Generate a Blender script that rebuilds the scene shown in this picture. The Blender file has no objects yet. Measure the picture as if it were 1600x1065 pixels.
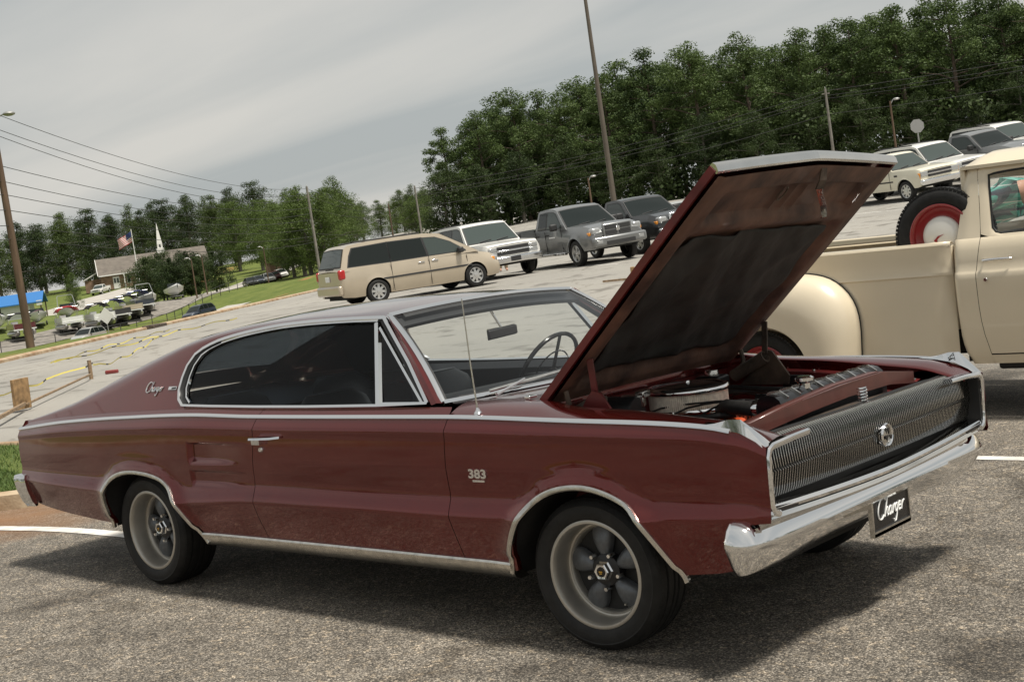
import bpy, math, random
import numpy as np
from mathutils import Vector, Matrix, Quaternion
random.seed(7); RNG = np.random.default_rng(11)
R = math.radians
S = bpy.context.scene
COL = S.collection
# ------------------------------------------------------------------ camera
cd = bpy.data.cameras.new('camera'); cam = bpy.data.objects.new('camera', cd); COL.objects.link(cam)
cd.sensor_width = 36; cd.lens = 46.78; cd.clip_end = 6000; cd.clip_start = .05
CAMP = Vector((6.1403, -4.6997, 1.5314))
def cam_matrix(yaw, pitch, roll):
    f = Vector((math.cos(yaw)*math.cos(pitch), math.sin(yaw)*math.cos(pitch), math.sin(pitch)))
    r = Vector((math.sin(yaw), -math.cos(yaw), 0)); u = r.cross(f)
    c, s = math.cos(roll), math.sin(roll)
    r2 = c*r+s*u; u2 = -s*r+c*u
    return Matrix.Translation(CAMP) @ Matrix((r2, u2, -f)).transposed().to_4x4()
cam.matrix_world = cam_matrix(2.3048, -.0649, -.1099)
S.camera = cam
# ------------------------------------------------------------------ sky and sun
SUN = Vector((.38, .03, 1.)).normalized()
sun_el = math.asin(SUN.z)
w = bpy.data.worlds.new('World'); S.world = w; w.use_nodes = True
nt = w.node_tree; N = nt.nodes; LK = nt.links
for n in list(N): N.remove(n)
def nd(t, **k):
    n = N.new(t)
    for a, b in k.items(): setattr(n, a, b)
    return n
out = nd('ShaderNodeOutputWorld'); bg = nd('ShaderNodeBackground'); bg.inputs[1].default_value = .1
sky = nd('ShaderNodeTexSky', sky_type='NISHITA', sun_disc=False)
sky.sun_elevation = sun_el; sky.sun_rotation = math.atan2(SUN.x, SUN.y); sky.air_density = 1.3; sky.dust_density = 3.0
tc = nd('ShaderNodeTexCoord'); sp = nd('ShaderNodeSeparateXYZ'); LK.new(tc.outputs['Generated'], sp.inputs[0])
mz = nd('ShaderNodeMath', operation='MAXIMUM'); mz.inputs[1].default_value = .0; LK.new(sp.outputs[2], mz.inputs[0])
az = nd('ShaderNodeMath', operation='ADD'); az.inputs[1].default_value = .12; LK.new(mz.outputs[0], az.inputs[0])
dx = nd('ShaderNodeMath', operation='DIVIDE'); LK.new(sp.outputs[0], dx.inputs[0]); LK.new(az.outputs[0], dx.inputs[1])
dy = nd('ShaderNodeMath', operation='DIVIDE'); LK.new(sp.outputs[1], dy.inputs[0]); LK.new(az.outputs[0], dy.inputs[1])
cb = nd('ShaderNodeCombineXYZ'); LK.new(dx.outputs[0], cb.inputs[0]); LK.new(dy.outputs[0], cb.inputs[1])
mp = nd('ShaderNodeMapping'); mp.inputs['Rotation'].default_value = (0, 0, R(-52)); mp.inputs['Scale'].default_value = (.42, 1.5, 1)
LK.new(cb.outputs[0], mp.inputs[0])
n1 = nd('ShaderNodeTexNoise'); n1.inputs['Scale'].default_value = .85; n1.inputs['Detail'].default_value = 6; n1.inputs['Roughness'].default_value = .45; n1.inputs['Distortion'].default_value = .5
LK.new(mp.outputs[0], n1.inputs['Vector'])
cr = nd('ShaderNodeValToRGB'); cr.color_ramp.elements[0].position = .34; cr.color_ramp.elements[1].position = .66
cr.color_ramp.elements[0].color = (3.35, 3.55, 3.55, 1); cr.color_ramp.elements[1].color = (5.1, 4.97, 4.65, 1)
LK.new(n1.outputs[0], cr.inputs[0])
mx = nd('ShaderNodeMix', data_type='RGBA'); mx.inputs[0].default_value = .94
LK.new(sky.outputs[0], mx.inputs[6]); LK.new(cr.outputs[0], mx.inputs[7])
LK.new(mx.outputs[2], bg.inputs[0]); LK.new(bg.outputs[0], out.inputs[0])
sd = bpy.data.lights.new('sun', 'SUN'); so = bpy.data.objects.new('sun', sd); COL.objects.link(so)
sd.energy = 3.7; sd.angle = R(9); sd.color = (1, .95, .86)
so.rotation_euler = SUN.to_track_quat('Z', 'Y').to_euler(); so.location = (0, 0, 30)
S.view_settings.view_transform = 'Standard'; S.view_settings.look = 'None'; S.view_settings.gamma = 1
S.view_settings.exposure = 0.38
S.cycles.max_bounces = 8; S.cycles.transparent_max_bounces = 16
# ------------------------------------------------------------------ materials
M = {}
def pm(name, col, rough=.5, metal=0, coat=0, var=0, vs=4., bump=0, bs=60., spec=.5, emit=None, dirt=None, stretch=None):
    m = bpy.data.materials.new(name); m.use_nodes = True; t = m.node_tree; b = t.nodes['Principled BSDF']
    b.inputs['Base Color'].default_value = (*col, 1); b.inputs['Roughness'].default_value = rough
    b.inputs['Metallic'].default_value = metal; b.inputs['Coat Weight'].default_value = coat; b.inputs['Coat Roughness'].default_value = .04
    b.inputs['Specular IOR Level'].default_value = spec
    c = t.nodes.new('ShaderNodeTexCoord'); src = c.outputs['Object']
    if stretch:
        mpn = t.nodes.new('ShaderNodeMapping'); mpn.inputs['Scale'].default_value = stretch; t.links.new(src, mpn.inputs[0]); src = mpn.outputs[0]
    if var:
        n = t.nodes.new('ShaderNodeTexNoise'); n.inputs['Scale'].default_value = vs; n.inputs['Detail'].default_value = 5
        t.links.new(src, n.inputs['Vector'])
        r = t.nodes.new('ShaderNodeValToRGB'); r.color_ramp.elements[0].position = .3; r.color_ramp.elements[1].position = .7
        lo = dirt if dirt else [max(0, x*(1-var)) for x in col]; hi = [min(1, x*(1+var)) for x in col]
        r.color_ramp.elements[0].color = (*lo, 1); r.color_ramp.elements[1].color = (*hi, 1)
        t.links.new(n.outputs[0], r.inputs[0]); t.links.new(r.outputs[0], b.inputs['Base Color'])
    if bump:
        n2 = t.nodes.new('ShaderNodeTexNoise'); n2.inputs['Scale'].default_value = bs; n2.inputs['Detail'].default_value = 3
        t.links.new(src, n2.inputs['Vector'])
        bp = t.nodes.new('ShaderNodeBump'); bp.inputs['Strength'].default_value = bump; bp.inputs['Distance'].default_value = .02
        t.links.new(n2.outputs[0], bp.inputs['Height']); t.links.new(bp.outputs[0], b.inputs['Normal'])
    if emit: b.inputs['Emission Color'].default_value = (*emit, 1); b.inputs['Emission Strength'].default_value = 1
    M[name] = m; return m
def glass(name, tint, f0=.06, rough=.0):
    m = bpy.data.materials.new(name); m.use_nodes = True; t = m.node_tree
    for n in list(t.nodes): t.nodes.remove(n)
    o = t.nodes.new('ShaderNodeOutputMaterial'); mixs = t.nodes.new('ShaderNodeMixShader')
    tr = t.nodes.new('ShaderNodeBsdfTransparent'); tr.inputs[0].default_value = (*tint, 1)
    gl = t.nodes.new('ShaderNodeBsdfGlossy'); gl.inputs['Roughness'].default_value = rough
    lw = t.nodes.new('ShaderNodeLayerWeight'); pw = t.nodes.new('ShaderNodeMath'); pw.operation = 'POWER'; pw.inputs[1].default_value = 4.5
    ma = t.nodes.new('ShaderNodeMath'); ma.operation = 'MULTIPLY_ADD'; ma.inputs[1].default_value = .9; ma.inputs[2].default_value = f0
    lw.inputs[0].default_value = .5; t.links.new(lw.outputs['Facing'], pw.inputs[0]); t.links.new(pw.outputs[0], ma.inputs[0])
    t.links.new(ma.outputs[0], mixs.inputs[0]); t.links.new(tr.outputs[0], mixs.inputs[1]); t.links.new(gl.outputs[0], mixs.inputs[2])
    t.links.new(mixs.outputs[0], o.inputs[0]); M[name] = m; return m
pm('paint', (.135, .0125, .0100), .20, .80, 1., var=.07, vs=3)
pm('support', (.085, .024, .018), .45, .1, .3, var=.18, vs=14)
pm('paint_dull', (.13, .017, .016), .42, .3, .3, var=.3, vs=9)
pm('hood_inner', (.125, .066, .044), .7, 0, .05, var=.45, vs=7, dirt=(.045, .024, .018), bump=.2, bs=18)
pm('pad', (.034, .033, .030), .85, var=.5, vs=6, bump=.5, bs=9)
pm('chrome', (.82, .82, .82), .07, 1.)
pm('chrome_worn', (.62, .60, .56), .22, 1., var=.15, vs=30, bump=.05, bs=40)
pm('chrome_brushed', (.66, .65, .62), .16, 1., var=.06, vs=8)
pm('chrome_dark', (.74, .73, .70), .12, 1.)
pm('alloy', (.50, .475, .43), .45, .85, var=.06, vs=20)
pm('spoke', (.13, .137, .147), .42, .5, var=.15, vs=60)
pm('rubber', (.014, .0135, .013), .62, var=.35, vs=22, bump=.12, bs=90, spec=.35)
pm('black', (.008, .008, .008), .6)
pm('blackgloss', (.008, .008, .009), .15)
pm('trim_black', (.012, .012, .013), .4)
pm('vinyl', (.006, .007, .009), .45, var=.2, vs=40)
pm('underbody', (.012, .011, .010), .85, var=.4, vs=8)
pm('rust', (.085, .060, .042), .7, var=.6, vs=9, dirt=(.02, .017, .015), bump=.2, bs=30)
pm('filter', (.78, .73, .63), .8, var=.2, vs=40)
pm('orange', (.62, .09, .02), .45)
pm('whitepaint', (.74, .73, .70), .6, var=.12, vs=6, dirt=(.42, .38, .33), bump=.1, bs=80)
pm('decal_white', (.8, .8, .78), .4)
pm('gold', (.7, .45, .10), .3, 1.)
pm('red', (.28, .012, .014), .3, 0, .6)
pm('cream', (.69, .60, .45), .30, 0, .6, var=.04, vs=2)
pm('hubwhite', (.78, .76, .70), .25, 0, .5)
pm('wood', (.25, .17, .10), .75, var=.45, vs=5, bump=.2, bs=30, stretch=(1, 6, 6))
pm('plywood', (.27, .165, .075), .75, var=.5, vs=9, bump=.2, bs=40)
pm('skin', (.50, .28, .20), .5)
glass('glass_clear', (.97, .985, .975), .035); glass('glass_smoke', (.55, .60, .64), .02); glass('glass_side', (.90, .93, .94), .012); glass('glass_dark', (.07, .09, .11), .02)
# ------------------------------------------------------------------ geometry helpers
def link(name, me, mat=None, parent=None):
    o = bpy.data.objects.new(name, me); COL.objects.link(o)
    if mat is not None and not me.materials: me.materials.append(M[mat] if isinstance(mat, str) else mat)
    if parent is not None: o.parent = parent
    return o
def mesh(V, F, smooth=35):
    me = bpy.data.meshes.new('m'); me.from_pydata([tuple(map(float, v)) for v in V], [], F); me.validate(); me.update()
    if smooth:
        me.shade_smooth(); me.set_sharp_from_angle(angle=R(smooth))
    return me
class G:
    """collects geometry for ONE mesh object"""
    def __init__(s): s.V = []; s.F = []
    def add(s, V, F):
        k = len(s.V); s.V += [tuple(v) for v in V]; s.F += [tuple(i+k for i in f) for f in F]; return s
    def box(s, c, d, rot=None):
        hx, hy, hz = d[0]/2, d[1]/2, d[2]/2; vs = [Vector((x, y, z)) for x in (-hx, hx) for y in (-hy, hy) for z in (-hz, hz)]
        if rot is not None:
            m = rot if isinstance(rot, Matrix) else Matrix.Rotation(rot, 3, 'Z'); vs = [m @ v for v in vs]
        return s.add([v+Vector(c) for v in vs], [(0, 1, 3, 2), (4, 6, 7, 5), (0, 4, 5, 1), (2, 3, 7, 6), (0, 2, 6, 4), (1, 5, 7, 3)])
    def bx(s, x0, x1, y0, y1, z0, z1): return s.box(((x0+x1)/2, (y0+y1)/2, (z0+z1)/2), (x1-x0, y1-y0, z1-z0))
    def grid(s, P, closed_u=False, closed_v=False, flip=False):
        nu, nv = len(P), len(P[0]); F = []
        for i in range(nu if closed_u else nu-1):
            for j in range(nv if closed_v else nv-1):
                a, b, c, d = i*nv+j, ((i+1) % nu)*nv+j, ((i+1) % nu)*nv+(j+1) % nv, i*nv+(j+1) % nv
                F.append((a, d, c, b) if flip else (a, b, c, d))
        return s.add([p for r_ in P for p in r_], F)
    def tube(s, pts, r, n=8, cap=True, closed=False):
        pts = [Vector(p) for p in pts]; m = len(pts); rows = []
        rr = r if isinstance(r, (list, tuple)) else [r]*m
        t0 = (pts[1]-pts[0]).normalized(); up = Vector((0, 0, 1)) if abs(t0.z) < .9 else Vector((1, 0, 0))
        nrm = (up-t0*up.dot(t0)).normalized()
        for i in range(m):
            t = (pts[(i+1) % m]-pts[i-1]) if closed else (pts[min(i+1, m-1)]-pts[max(i-1, 0)])
            if t.length < 1e-9: t = t0
            t = t.normalized(); nrm = (nrm-t*nrm.dot(t)).normalized(); b = t.cross(nrm)
            rows.append([pts[i]+(nrm*math.cos(a)+b*math.sin(a))*rr[i] for a in [2*math.pi*k/n for k in range(n)]])
        k = len(s.V); s.grid(rows, closed_u=closed, closed_v=True)
        if cap and not closed:
            s.F.append(tuple(k+i for i in range(n))); s.F.append(tuple(k+(m-1)*n+i for i in reversed(range(n))))
        return s
    def sweep(s, pts, sec, nrm, cap=True, closed=False):
        """sec: (a,b) pairs; a along (tangent x nrm), b along nrm (list or single vector)"""
        pts = [Vector(p) for p in pts]; m = len(pts); rows = []
        for i in range(m):
            t = ((pts[(i+1) % m]-pts[i-1]) if closed else (pts[min(i+1, m-1)]-pts[max(i-1, 0)])).normalized()
            nv = Vector(nrm[i]) if isinstance(nrm, list) else Vector(nrm)
            nv = (nv-t*nv.dot(t)).normalized(); a = t.cross(nv)
            rows.append([pts[i]+a*q[0]+nv*q[1] for q in sec])
        n = len(sec); k = len(s.V); s.grid(rows, closed_u=closed, closed_v=True)
        if cap and not closed: s.F.append(tuple(k+i for i in range(n))); s.F.append(tuple(k+(m-1)*n+i for i in reversed(range(n))))
        return s
    def lathe(s, prof, c=(0, 0, 0), axis='y', n=32, close=False):
        rows = []
        for k in range(n):
            a = 2*math.pi*k/n; ca, sa = math.cos(a), math.sin(a)
            rows.append([(c[0]+r*ca, c[1]+h, c[2]+r*sa) if axis == 'y' else ((c[0]+r*ca, c[1]+r*sa, c[2]+h) if axis == 'z' else (c[0]+h, c[1]+r*ca, c[2]+r*sa)) for r, h in prof])
        return s.grid(rows, closed_u=True, closed_v=close)
    def prism(s, poly, v, inward=False):
        """poly 3D outline extruded by vector v"""
        n = len(poly); v = Vector(v); P = [Vector(p) for p in poly]; k = len(s.V)
        s.V += [tuple(p) for p in P]+[tuple(p+v) for p in P]
        s.F.append(tuple(k+i for i in range(n))); s.F.append(tuple(k+n+i for i in reversed(range(n))))
        for i in range(n): s.F.append((k+i, k+n+i, k+n+(i+1) % n, k+(i+1) % n))
        return s
    def ball(s, c, r, nu=10, nv=7, sc=(1, 1, 1)):
        rows = []
        for j in range(nu):
            a = 2*math.pi*j/nu
            rows.append([(c[0]+sc[0]*r*math.sin(b)*math.cos(a), c[1]+sc[1]*r*math.sin(b)*math.sin(a), c[2]+sc[2]*r*math.cos(b)) for b in [math.pi*(i+.02)/(nv-1+.04) for i in range(nv)]])
        return s.grid(rows, closed_u=True)
    def build(s, name, mat, parent=None, smooth=35, solid=0, bevel=0, kind=None, off=0, sub=0):
        o = link(name, mesh(s.V, s.F, smooth), mat, parent)
        if solid:
            md = o.modifiers.new('s', 'SOLIDIFY'); md.thickness = solid; md.offset = off
        if bevel:
            md = o.modifiers.new('b', 'BEVEL'); md.width = bevel; md.segments = 2; md.limit_method = 'ANGLE'; md.angle_limit = R(40)
        if sub:
            md = o.modifiers.new('u', 'SUBSURF'); md.levels = sub; md.render_levels = sub
        if kind: o['kind'] = kind
        return o
def thing(name, label, cat, loc=(0, 0, 0), rotz=0, group=None):
    o = bpy.data.objects.new(name, None); COL.objects.link(o); o.empty_display_size = .2
    o.location = loc; o.rotation_euler = (0, 0, rotz); o['label'] = label; o['category'] = cat
    if group: o['group'] = group
    return o
def tag(o, label, cat, group=None):
    o['label'] = label; o['category'] = cat
    if group: o['group'] = group
    return o
def struct(o): o['kind'] = 'structure'; return o
def copy_tree(o, parent=None):
    c = o.copy(); COL.objects.link(c); c.parent = parent
    for ch in list(o.children): copy_tree(ch, c)
    return c
def ip(pts):
    xs = [p[0] for p in pts]; ys = [p[1] for p in pts]
    return lambda x: float(np.interp(x, xs, ys))
def sm(pts):
    """smooth (cubic hermite) interpolation"""
    xs = np.array([p[0] for p in pts], float); ys = np.array([p[1] for p in pts], float)
    d = np.diff(ys)/np.diff(xs); m = np.zeros(len(xs)); m[1:-1] = np.where(d[1:]*d[:-1] > 0, 2*d[1:]*d[:-1]/(d[1:]+d[:-1]+1e-12), 0); m[0] = d[0]; m[-1] = d[-1]
    def f(x):
        x = min(max(x, xs[0]), xs[-1]); i = min(max(int(np.searchsorted(xs, x))-1, 0), len(xs)-2)
        h = xs[i+1]-xs[i]; t = (x-xs[i])/h
        return float((2*t**3-3*t*t+1)*ys[i]+(t**3-2*t*t+t)*h*m[i]+(-2*t**3+3*t*t)*ys[i+1]+(t**3-t*t)*h*m[i+1])
    return f
def catmull(pts, n):
    P_ = [np.array(p) for p in pts]; P_ = [2*P_[0]-P_[1]]+P_+[2*P_[-1]-P_[-2]]; o_ = []
    for i in range(1, len(P_)-2):
        for k in range(n):
            t = k/n; o_.append(tuple(.5*((2*P_[i])+(P_[i+1]-P_[i-1])*t+(2*P_[i-1]-5*P_[i]+4*P_[i+1]-P_[i+2])*t*t+(3*P_[i]-P_[i-1]-3*P_[i+1]+P_[i+2])*t**3)))
    return o_+[tuple(P_[-2])]
def lin(a, b, n): return [a+(b-a)*i/(n-1) for i in range(n)]
def text_mesh(body, size, ext=.002, shear=0, bold=0):
    c = bpy.data.curves.new('t', 'FONT'); c.body = body; c.size = size; c.extrude = ext; c.shear = shear; c.offset = bold; c.align_x = 'CENTER'; c.align_y = 'CENTER'; c.resolution_u = 3
    o = bpy.data.objects.new('t', c); COL.objects.link(o)
    me = bpy.data.meshes.new_from_object(o.evaluated_get(bpy.context.evaluated_depsgraph_get())); bpy.data.objects.remove(o); me.materials.clear(); return me
# ------------------------------------------------------------------ terrain height
FH = Vector((-.66987, .74248, 0)); RH = Vector((.74248, .66987, 0)); UPT = Vector((-.027, -.025, 1)).normalized()
CTRL = [(-21.3, 20.4, .64), (-20.9, 24.1, .71), (-23.7, 29, .84), (-24, 30.7, .98), (-20.6, 29.05, 1.03), (-15.4, 41.8, 1.87), (-18.4, 43.2, 1.82), (-13.6, 21.9, .62),
 (-50.1, 25.4, -.34), (-34, 15.7, -.12), (-44, 28.2, .07), (-59.7, 50.35, .53), (-101.9, 86.4, .69), (-113.3, 116.5, 4.66), (-94.3, 133.6, 5.93), (-58.3, 139.2, 6.5), (-19.2, 53.2, 3.0), (-26.3, 67, 3.95),
 (-120, 70, -2.9), (-125, 87, -2.0), (-128.8, 75.6, -1.95), (-116, 74, -2.5), (-229, 133, 2.58), (-219.5, 142, 3.94), (-157, 104, -.18), (-137, 95, .3), (-146, 114, 1.39), (-157, 84, .1), (-142, 117.6, .79), (-185, 173, 7.5), (-201, 159, 4.3), (-12.8, 5.2, -.04), (-18.3, 9.6, -.05),
 (40, 40, 1.5), (40, -40, 0), (0, -60, 0), (-60, -60, -2), (120, 0, 2), (-200, 0, -3), (0, 200, 9), (150, 200, 10), (-350, 100, 2), (-300, 300, 9), (-100, 350, 10), (100, -200, 0), (-200, -200, -3)]
def _U(r2): return np.where(r2 > 1e-9, r2*np.log(r2+1e-12), 0)
_cp = np.array(CTRL); _n = len(_cp); _K = _U(((_cp[:, None, :2]-_cp[None, :, :2])**2).sum(-1))+np.eye(_n)*60.
_P = np.c_[np.ones(_n), _cp[:, :2]]; _A = np.zeros((_n+3, _n+3)); _A[:_n, :_n] = _K; _A[:_n, _n:] = _P; _A[_n:, :_n] = _P.T
_W = np.linalg.solve(_A, np.r_[_cp[:, 2], 0, 0, 0])
def gza(X, Y):
    X = np.asarray(X, float); Y = np.asarray(Y, float)
    XX = np.clip(X, -420, 260); YY = np.clip(Y, -260, 420)
    q = _U((XX[..., None]-_cp[:, 0])**2+(YY[..., None]-_cp[:, 1])**2)@_W[:_n]+_W[_n]+_W[_n+1]*XX+_W[_n+2]*YY
    r = np.hypot(X-2, Y-1); t = np.clip((r-14)/16, 0, 1); t = t*t*(3-2*t)
    return np.clip(q, -6, 14)*t
def gz(x, y): return float(gza(x, y))
# ================================================================== ground
def nodes_of(m): return m.node_tree, m.node_tree.nodes, m.node_tree.links
def asphalt():
    m = bpy.data.materials.new('asphalt'); m.use_nodes = True; t, Nn, L = nodes_of(m); b = Nn['Principled BSDF']
    c = Nn.new('ShaderNodeTexCoord')
    def noise(sc, det=4, rough=.5):
        n = Nn.new('ShaderNodeTexNoise'); n.inputs['Scale'].default_value = sc; n.inputs['Detail'].default_value = det; n.inputs['Roughness'].default_value = rough; L.new(c.outputs['Object'], n.inputs['Vector']); return n.outputs[0]
    def ramp(src, stops):
        r = Nn.new('ShaderNodeValToRGB'); e = r.color_ramp.elements
        while len(e) < len(stops): e.new(.5)
        for el, (p, col) in zip(e, stops): el.position = p; el.color = (*col, 1)
        L.new(src, r.inputs[0]); return r.outputs[0]
    def mix(mode, f, a, bb):
        x = Nn.new('ShaderNodeMix'); x.data_type = 'RGBA'; x.blend_type = mode
        if isinstance(f, float): x.inputs[0].default_value = f
        else: L.new(f, x.inputs[0])
        for sck, v in ((6, a), (7, bb)):
            if isinstance(v, tuple): x.inputs[sck].default_value = (*v, 1)
            else: L.new(v, x.inputs[sck])
        return x.outputs[2]
    v = Nn.new('ShaderNodeTexVoronoi'); v.inputs['Scale'].default_value = 150; L.new(c.outputs['Object'], v.inputs['Vector'])
    sepv = Nn.new('ShaderNodeSeparateColor'); L.new(v.outputs['Color'], sepv.inputs[0])
    stone = ramp(sepv.outputs[0], [(0, (.070, .065, .058)), (.30, (.135, .124, .108)), (.55, (.22, .20, .172)), (.80, (.33, .30, .256)), (1, (.54, .495, .43))])
    gap = ramp(v.outputs['Distance'], [(.25, (1, 1, 1)), (.75, (.5, .49, .48))])
    stone = mix('MULTIPLY', 1., stone, gap)
    v2 = Nn.new('ShaderNodeTexVoronoi'); v2.inputs['Scale'].default_value = 48; L.new(c.outputs['Object'], v2.inputs['Vector'])
    s2 = Nn.new('ShaderNodeSeparateColor'); L.new(v2.outputs['Color'], s2.inputs[0])
    big = ramp(s2.outputs[1], [(.80, (.9, .9, .9)), (.97, (1.5, 1.42, 1.3))]); stone = mix('MULTIPLY', 1., stone, big)
    patch = ramp(noise(.55, 6, .6), [(.3, (.74, .72, .70)), (.7, (1.42, 1.38, 1.33))]); near = mix('MULTIPLY', 1., stone, patch)
    near = mix('MULTIPLY', 1., near, ramp(noise(5, 5, .65), [(.3, (.72, .72, .72)), (.7, (1.2, 1.2, 1.2))]))
    # paler ground tone further out in the aisles
    far = mix('MULTIPLY', 1., mix('MIX', .25, (.365, .35, .32), stone), ramp(noise(.12, 7, .6), [(.3, (.84, .84, .84)), (.7, (1.12, 1.11, 1.09))]))
    sepp = Nn.new('ShaderNodeSeparateXYZ'); L.new(c.outputs['Object'], sepp.inputs[0])
    def mth(op, a, bb=None, c2=None):
        n = Nn.new('ShaderNodeMath'); n.operation = op
        for i, q in enumerate((a, bb, c2)):
            if q is None: continue
            if isinstance(q, (int, float)): n.inputs[i].default_value = q
            else: L.new(q, n.inputs[i])
        return n.outputs[0]
    # the stalls round the two show cars keep the darker chip tone: a band about 12 m deep
    d1 = mth('ADD', mth('MULTIPLY', sepp.outputs[0], -.75), mth('MULTIPLY', sepp.outputs[1], .66)); d1 = mth('ADD', d1, mth('MULTIPLY', noise(.35, 4), 2.5))
    f = Nn.new('ShaderNodeMapRange'); f.inputs[1].default_value = 3.6; f.inputs[2].default_value = 11.; L.new(d1, f.inputs[0])
    f = f.outputs[0]
    col = mix('MIX', f, near, far)
    # cracks
    vc = Nn.new('ShaderNodeTexVoronoi'); vc.feature = 'DISTANCE_TO_EDGE'; vc.inputs['Scale'].default_value = .22
    wp_ = Nn.new('ShaderNodeTexNoise'); wp_.inputs['Scale'].default_value = 1.6; wp_.inputs['Detail'].default_value = 6; L.new(c.outputs['Object'], wp_.inputs['Vector'])
    va = Nn.new('ShaderNodeVectorMath'); va.operation = 'MULTIPLY_ADD'; L.new(wp_.outputs['Color'], va.inputs[0]); va.inputs[1].default_value = (1.3, 1.3, 0); L.new(c.outputs['Object'], va.inputs[2]); L.new(va.outputs[0], vc.inputs['Vector'])
    ck = ramp(vc.outputs['Distance'], [(0, (.70, .68, .65)), (.010, (1, 1, 1))])
    col = mix('MULTIPLY', 1., col, ck)
    # reddish clay washed down by the island kerb
    dd = Nn.new('ShaderNodeVectorMath'); dd.operation = 'DISTANCE'; L.new(c.outputs['Object'], dd.inputs[0]); dd.inputs[1].default_value = (-3.3, -.1, 0)
    cl = Nn.new('ShaderNodeMapRange'); cl.inputs[1].default_value = 1.5; cl.inputs[2].default_value = .1; L.new(mth('ADD', dd.outputs['Value'], mth('MULTIPLY', noise(2.2, 5), 1.4)), cl.inputs[0])
    cl.inputs[1].default_value = 2.0; cl.inputs[2].default_value = .8
    col = mix('MIX', mth('MULTIPLY', cl.outputs[0], .75), col, (.26, .13, .055))
    # oil drips
    oil = ramp(noise(1.1, 3, .5), [(.33, (.58, .57, .56)), (.42, (1, 1, 1))]); col = mix('MULTIPLY', 1., col, oil)
    L.new(col, b.inputs['Base Color']); b.inputs['Roughness'].default_value = .82; b.inputs['Specular IOR Level'].default_value = .35
    bp = Nn.new('ShaderNodeBump'); bp.inputs['Strength'].default_value = .75; bp.inputs['Distance'].default_value = .006; bp.invert = True
    L.new(v.outputs['Distance'], bp.inputs['Height']); L.new(bp.outputs[0], b.inputs['Normal'])
    M['asphalt'] = m
asphalt()
def grassmat(name, a, b_, clay=0):
    m = bpy.data.materials.new(name); m.use_nodes = True; t, Nn, L = nodes_of(m); bs = Nn['Principled BSDF']; c = Nn.new('ShaderNodeTexCoord')
    n = Nn.new('ShaderNodeTexNoise'); n.inputs['Scale'].default_value = .35; n.inputs['Detail'].default_value = 9; n.inputs['Roughness'].default_value = .65; L.new(c.outputs['Object'], n.inputs[0])
    r = Nn.new('ShaderNodeValToRGB'); r.color_ramp.elements[0].position = .32; r.color_ramp.elements[1].position = .68; r.color_ramp.elements[0].color = (*a, 1); r.color_ramp.elements[1].color = (*b_, 1); L.new(n.outputs[0], r.inputs[0])
    src = r.outputs[0]
    if clay:
        n2 = Nn.new('ShaderNodeTexNoise'); n2.inputs['Scale'].default_value = .075; n2.inputs['Detail'].default_value = 6; n2.inputs['Roughness'].default_value = .6; L.new(c.outputs['Object'], n2.inputs[0])
        r2 = Nn.new('ShaderNodeValToRGB'); r2.color_ramp.elements[0].position = clay; r2.color_ramp.elements[1].position = clay+.05; r2.color_ramp.elements[0].color = (0, 0, 0, 1); L.new(n2.outputs[0], r2.inputs[0])
        mx_ = Nn.new('ShaderNodeMix'); mx_.data_type = 'RGBA'; L.new(r2.outputs[0], mx_.inputs[0]); L.new(src, mx_.inputs[6]); mx_.inputs[7].default_value = (.36, .165, .07, 1); src = mx_.outputs[2]
    L.new(src, bs.inputs['Base Color']); bs.inputs['Roughness'].default_value = .9; bs.inputs['Specular IOR Level'].default_value = .2
    n3 = Nn.new('ShaderNodeTexNoise'); n3.inputs['Scale'].default_value = 9; n3.inputs['Detail'].default_value = 6; L.new(c.outputs['Object'], n3.inputs[0])
    bp = Nn.new('ShaderNodeBump'); bp.inputs['Strength'].default_value = .8; bp.inputs['Distance'].default_value = .15; L.new(n3.outputs[0], bp.inputs['Height']); L.new(bp.outputs[0], bs.inputs['Normal'])
    M[name] = m
grassmat('grass', (.085, .12, .026), (.165, .19, .05), .62); grassmat('lawn', (.06, .09, .02), (.13, .16, .04))
pm('kerb', (.36, .29, .20), .85, var=.35, vs=3, dirt=(.26, .145, .07), bump=.3, bs=25)
pm('pale_road', (.40, .375, .335), .85, var=.12, vs=.4); pm('gravel', (.22, .20, .175), .9, var=.3, vs=1.5)
KP = [(120, -177), (56, -97), (-14, -9.3), (-24, 3.2), (-34, 15.7), (-44, 28.2), (-59.7, 50.35), (-78, 66.5), (-101.9, 86.4), (-150, 127), (-420, 360)]
KN = Vector((.78, .62, 0)).normalized()
def along(P, step):
    o = []
    for a, b in zip(P[:-1], P[1:]):
        n = max(2, int(math.hypot(b[0]-a[0], b[1]-a[1])/step)); o += [(a[0]+(b[0]-a[0])*i/n, a[1]+(b[1]-a[1])*i/n) for i in range(n)]
    return o+[P[-1]]
KL = along(catmull(KP, 3), 3.0)
def strip_sheet(name, mat, ts, dz=0, side=1):
    X = np.array([[k[0]+KN.x*t*side for t in ts] for k in KL]); Y = np.array([[k[1]+KN.y*t*side for t in ts] for k in KL]); Z = gza(X, Y)+dz
    P = [[(X[i, j], Y[i, j], Z[i, j]) for j in range(len(ts))] for i in range(len(KL))]
    return struct(G().grid(P, flip=(side > 0)).build(name, mat, None, 180))
def catm_fix(): pass
strip_sheet('parking_lot', 'asphalt', [0]+list(np.linspace(1, 60, 34))+list(np.linspace(62, 200, 40))+list(np.linspace(210, 900, 24)))
strip_sheet('grass_ground', 'grass', [0, .3, .8, 1.5, 3, 5]+list(np.linspace(7, 60, 28))+list(np.linspace(63, 260, 50))+list(np.linspace(280, 2500, 30)), .06, -1)
kk = [k for k in KL if -112 < k[0] < 60]
kp3 = [Vector((k[0], k[1], gz(*k))) for k in kk]
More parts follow.
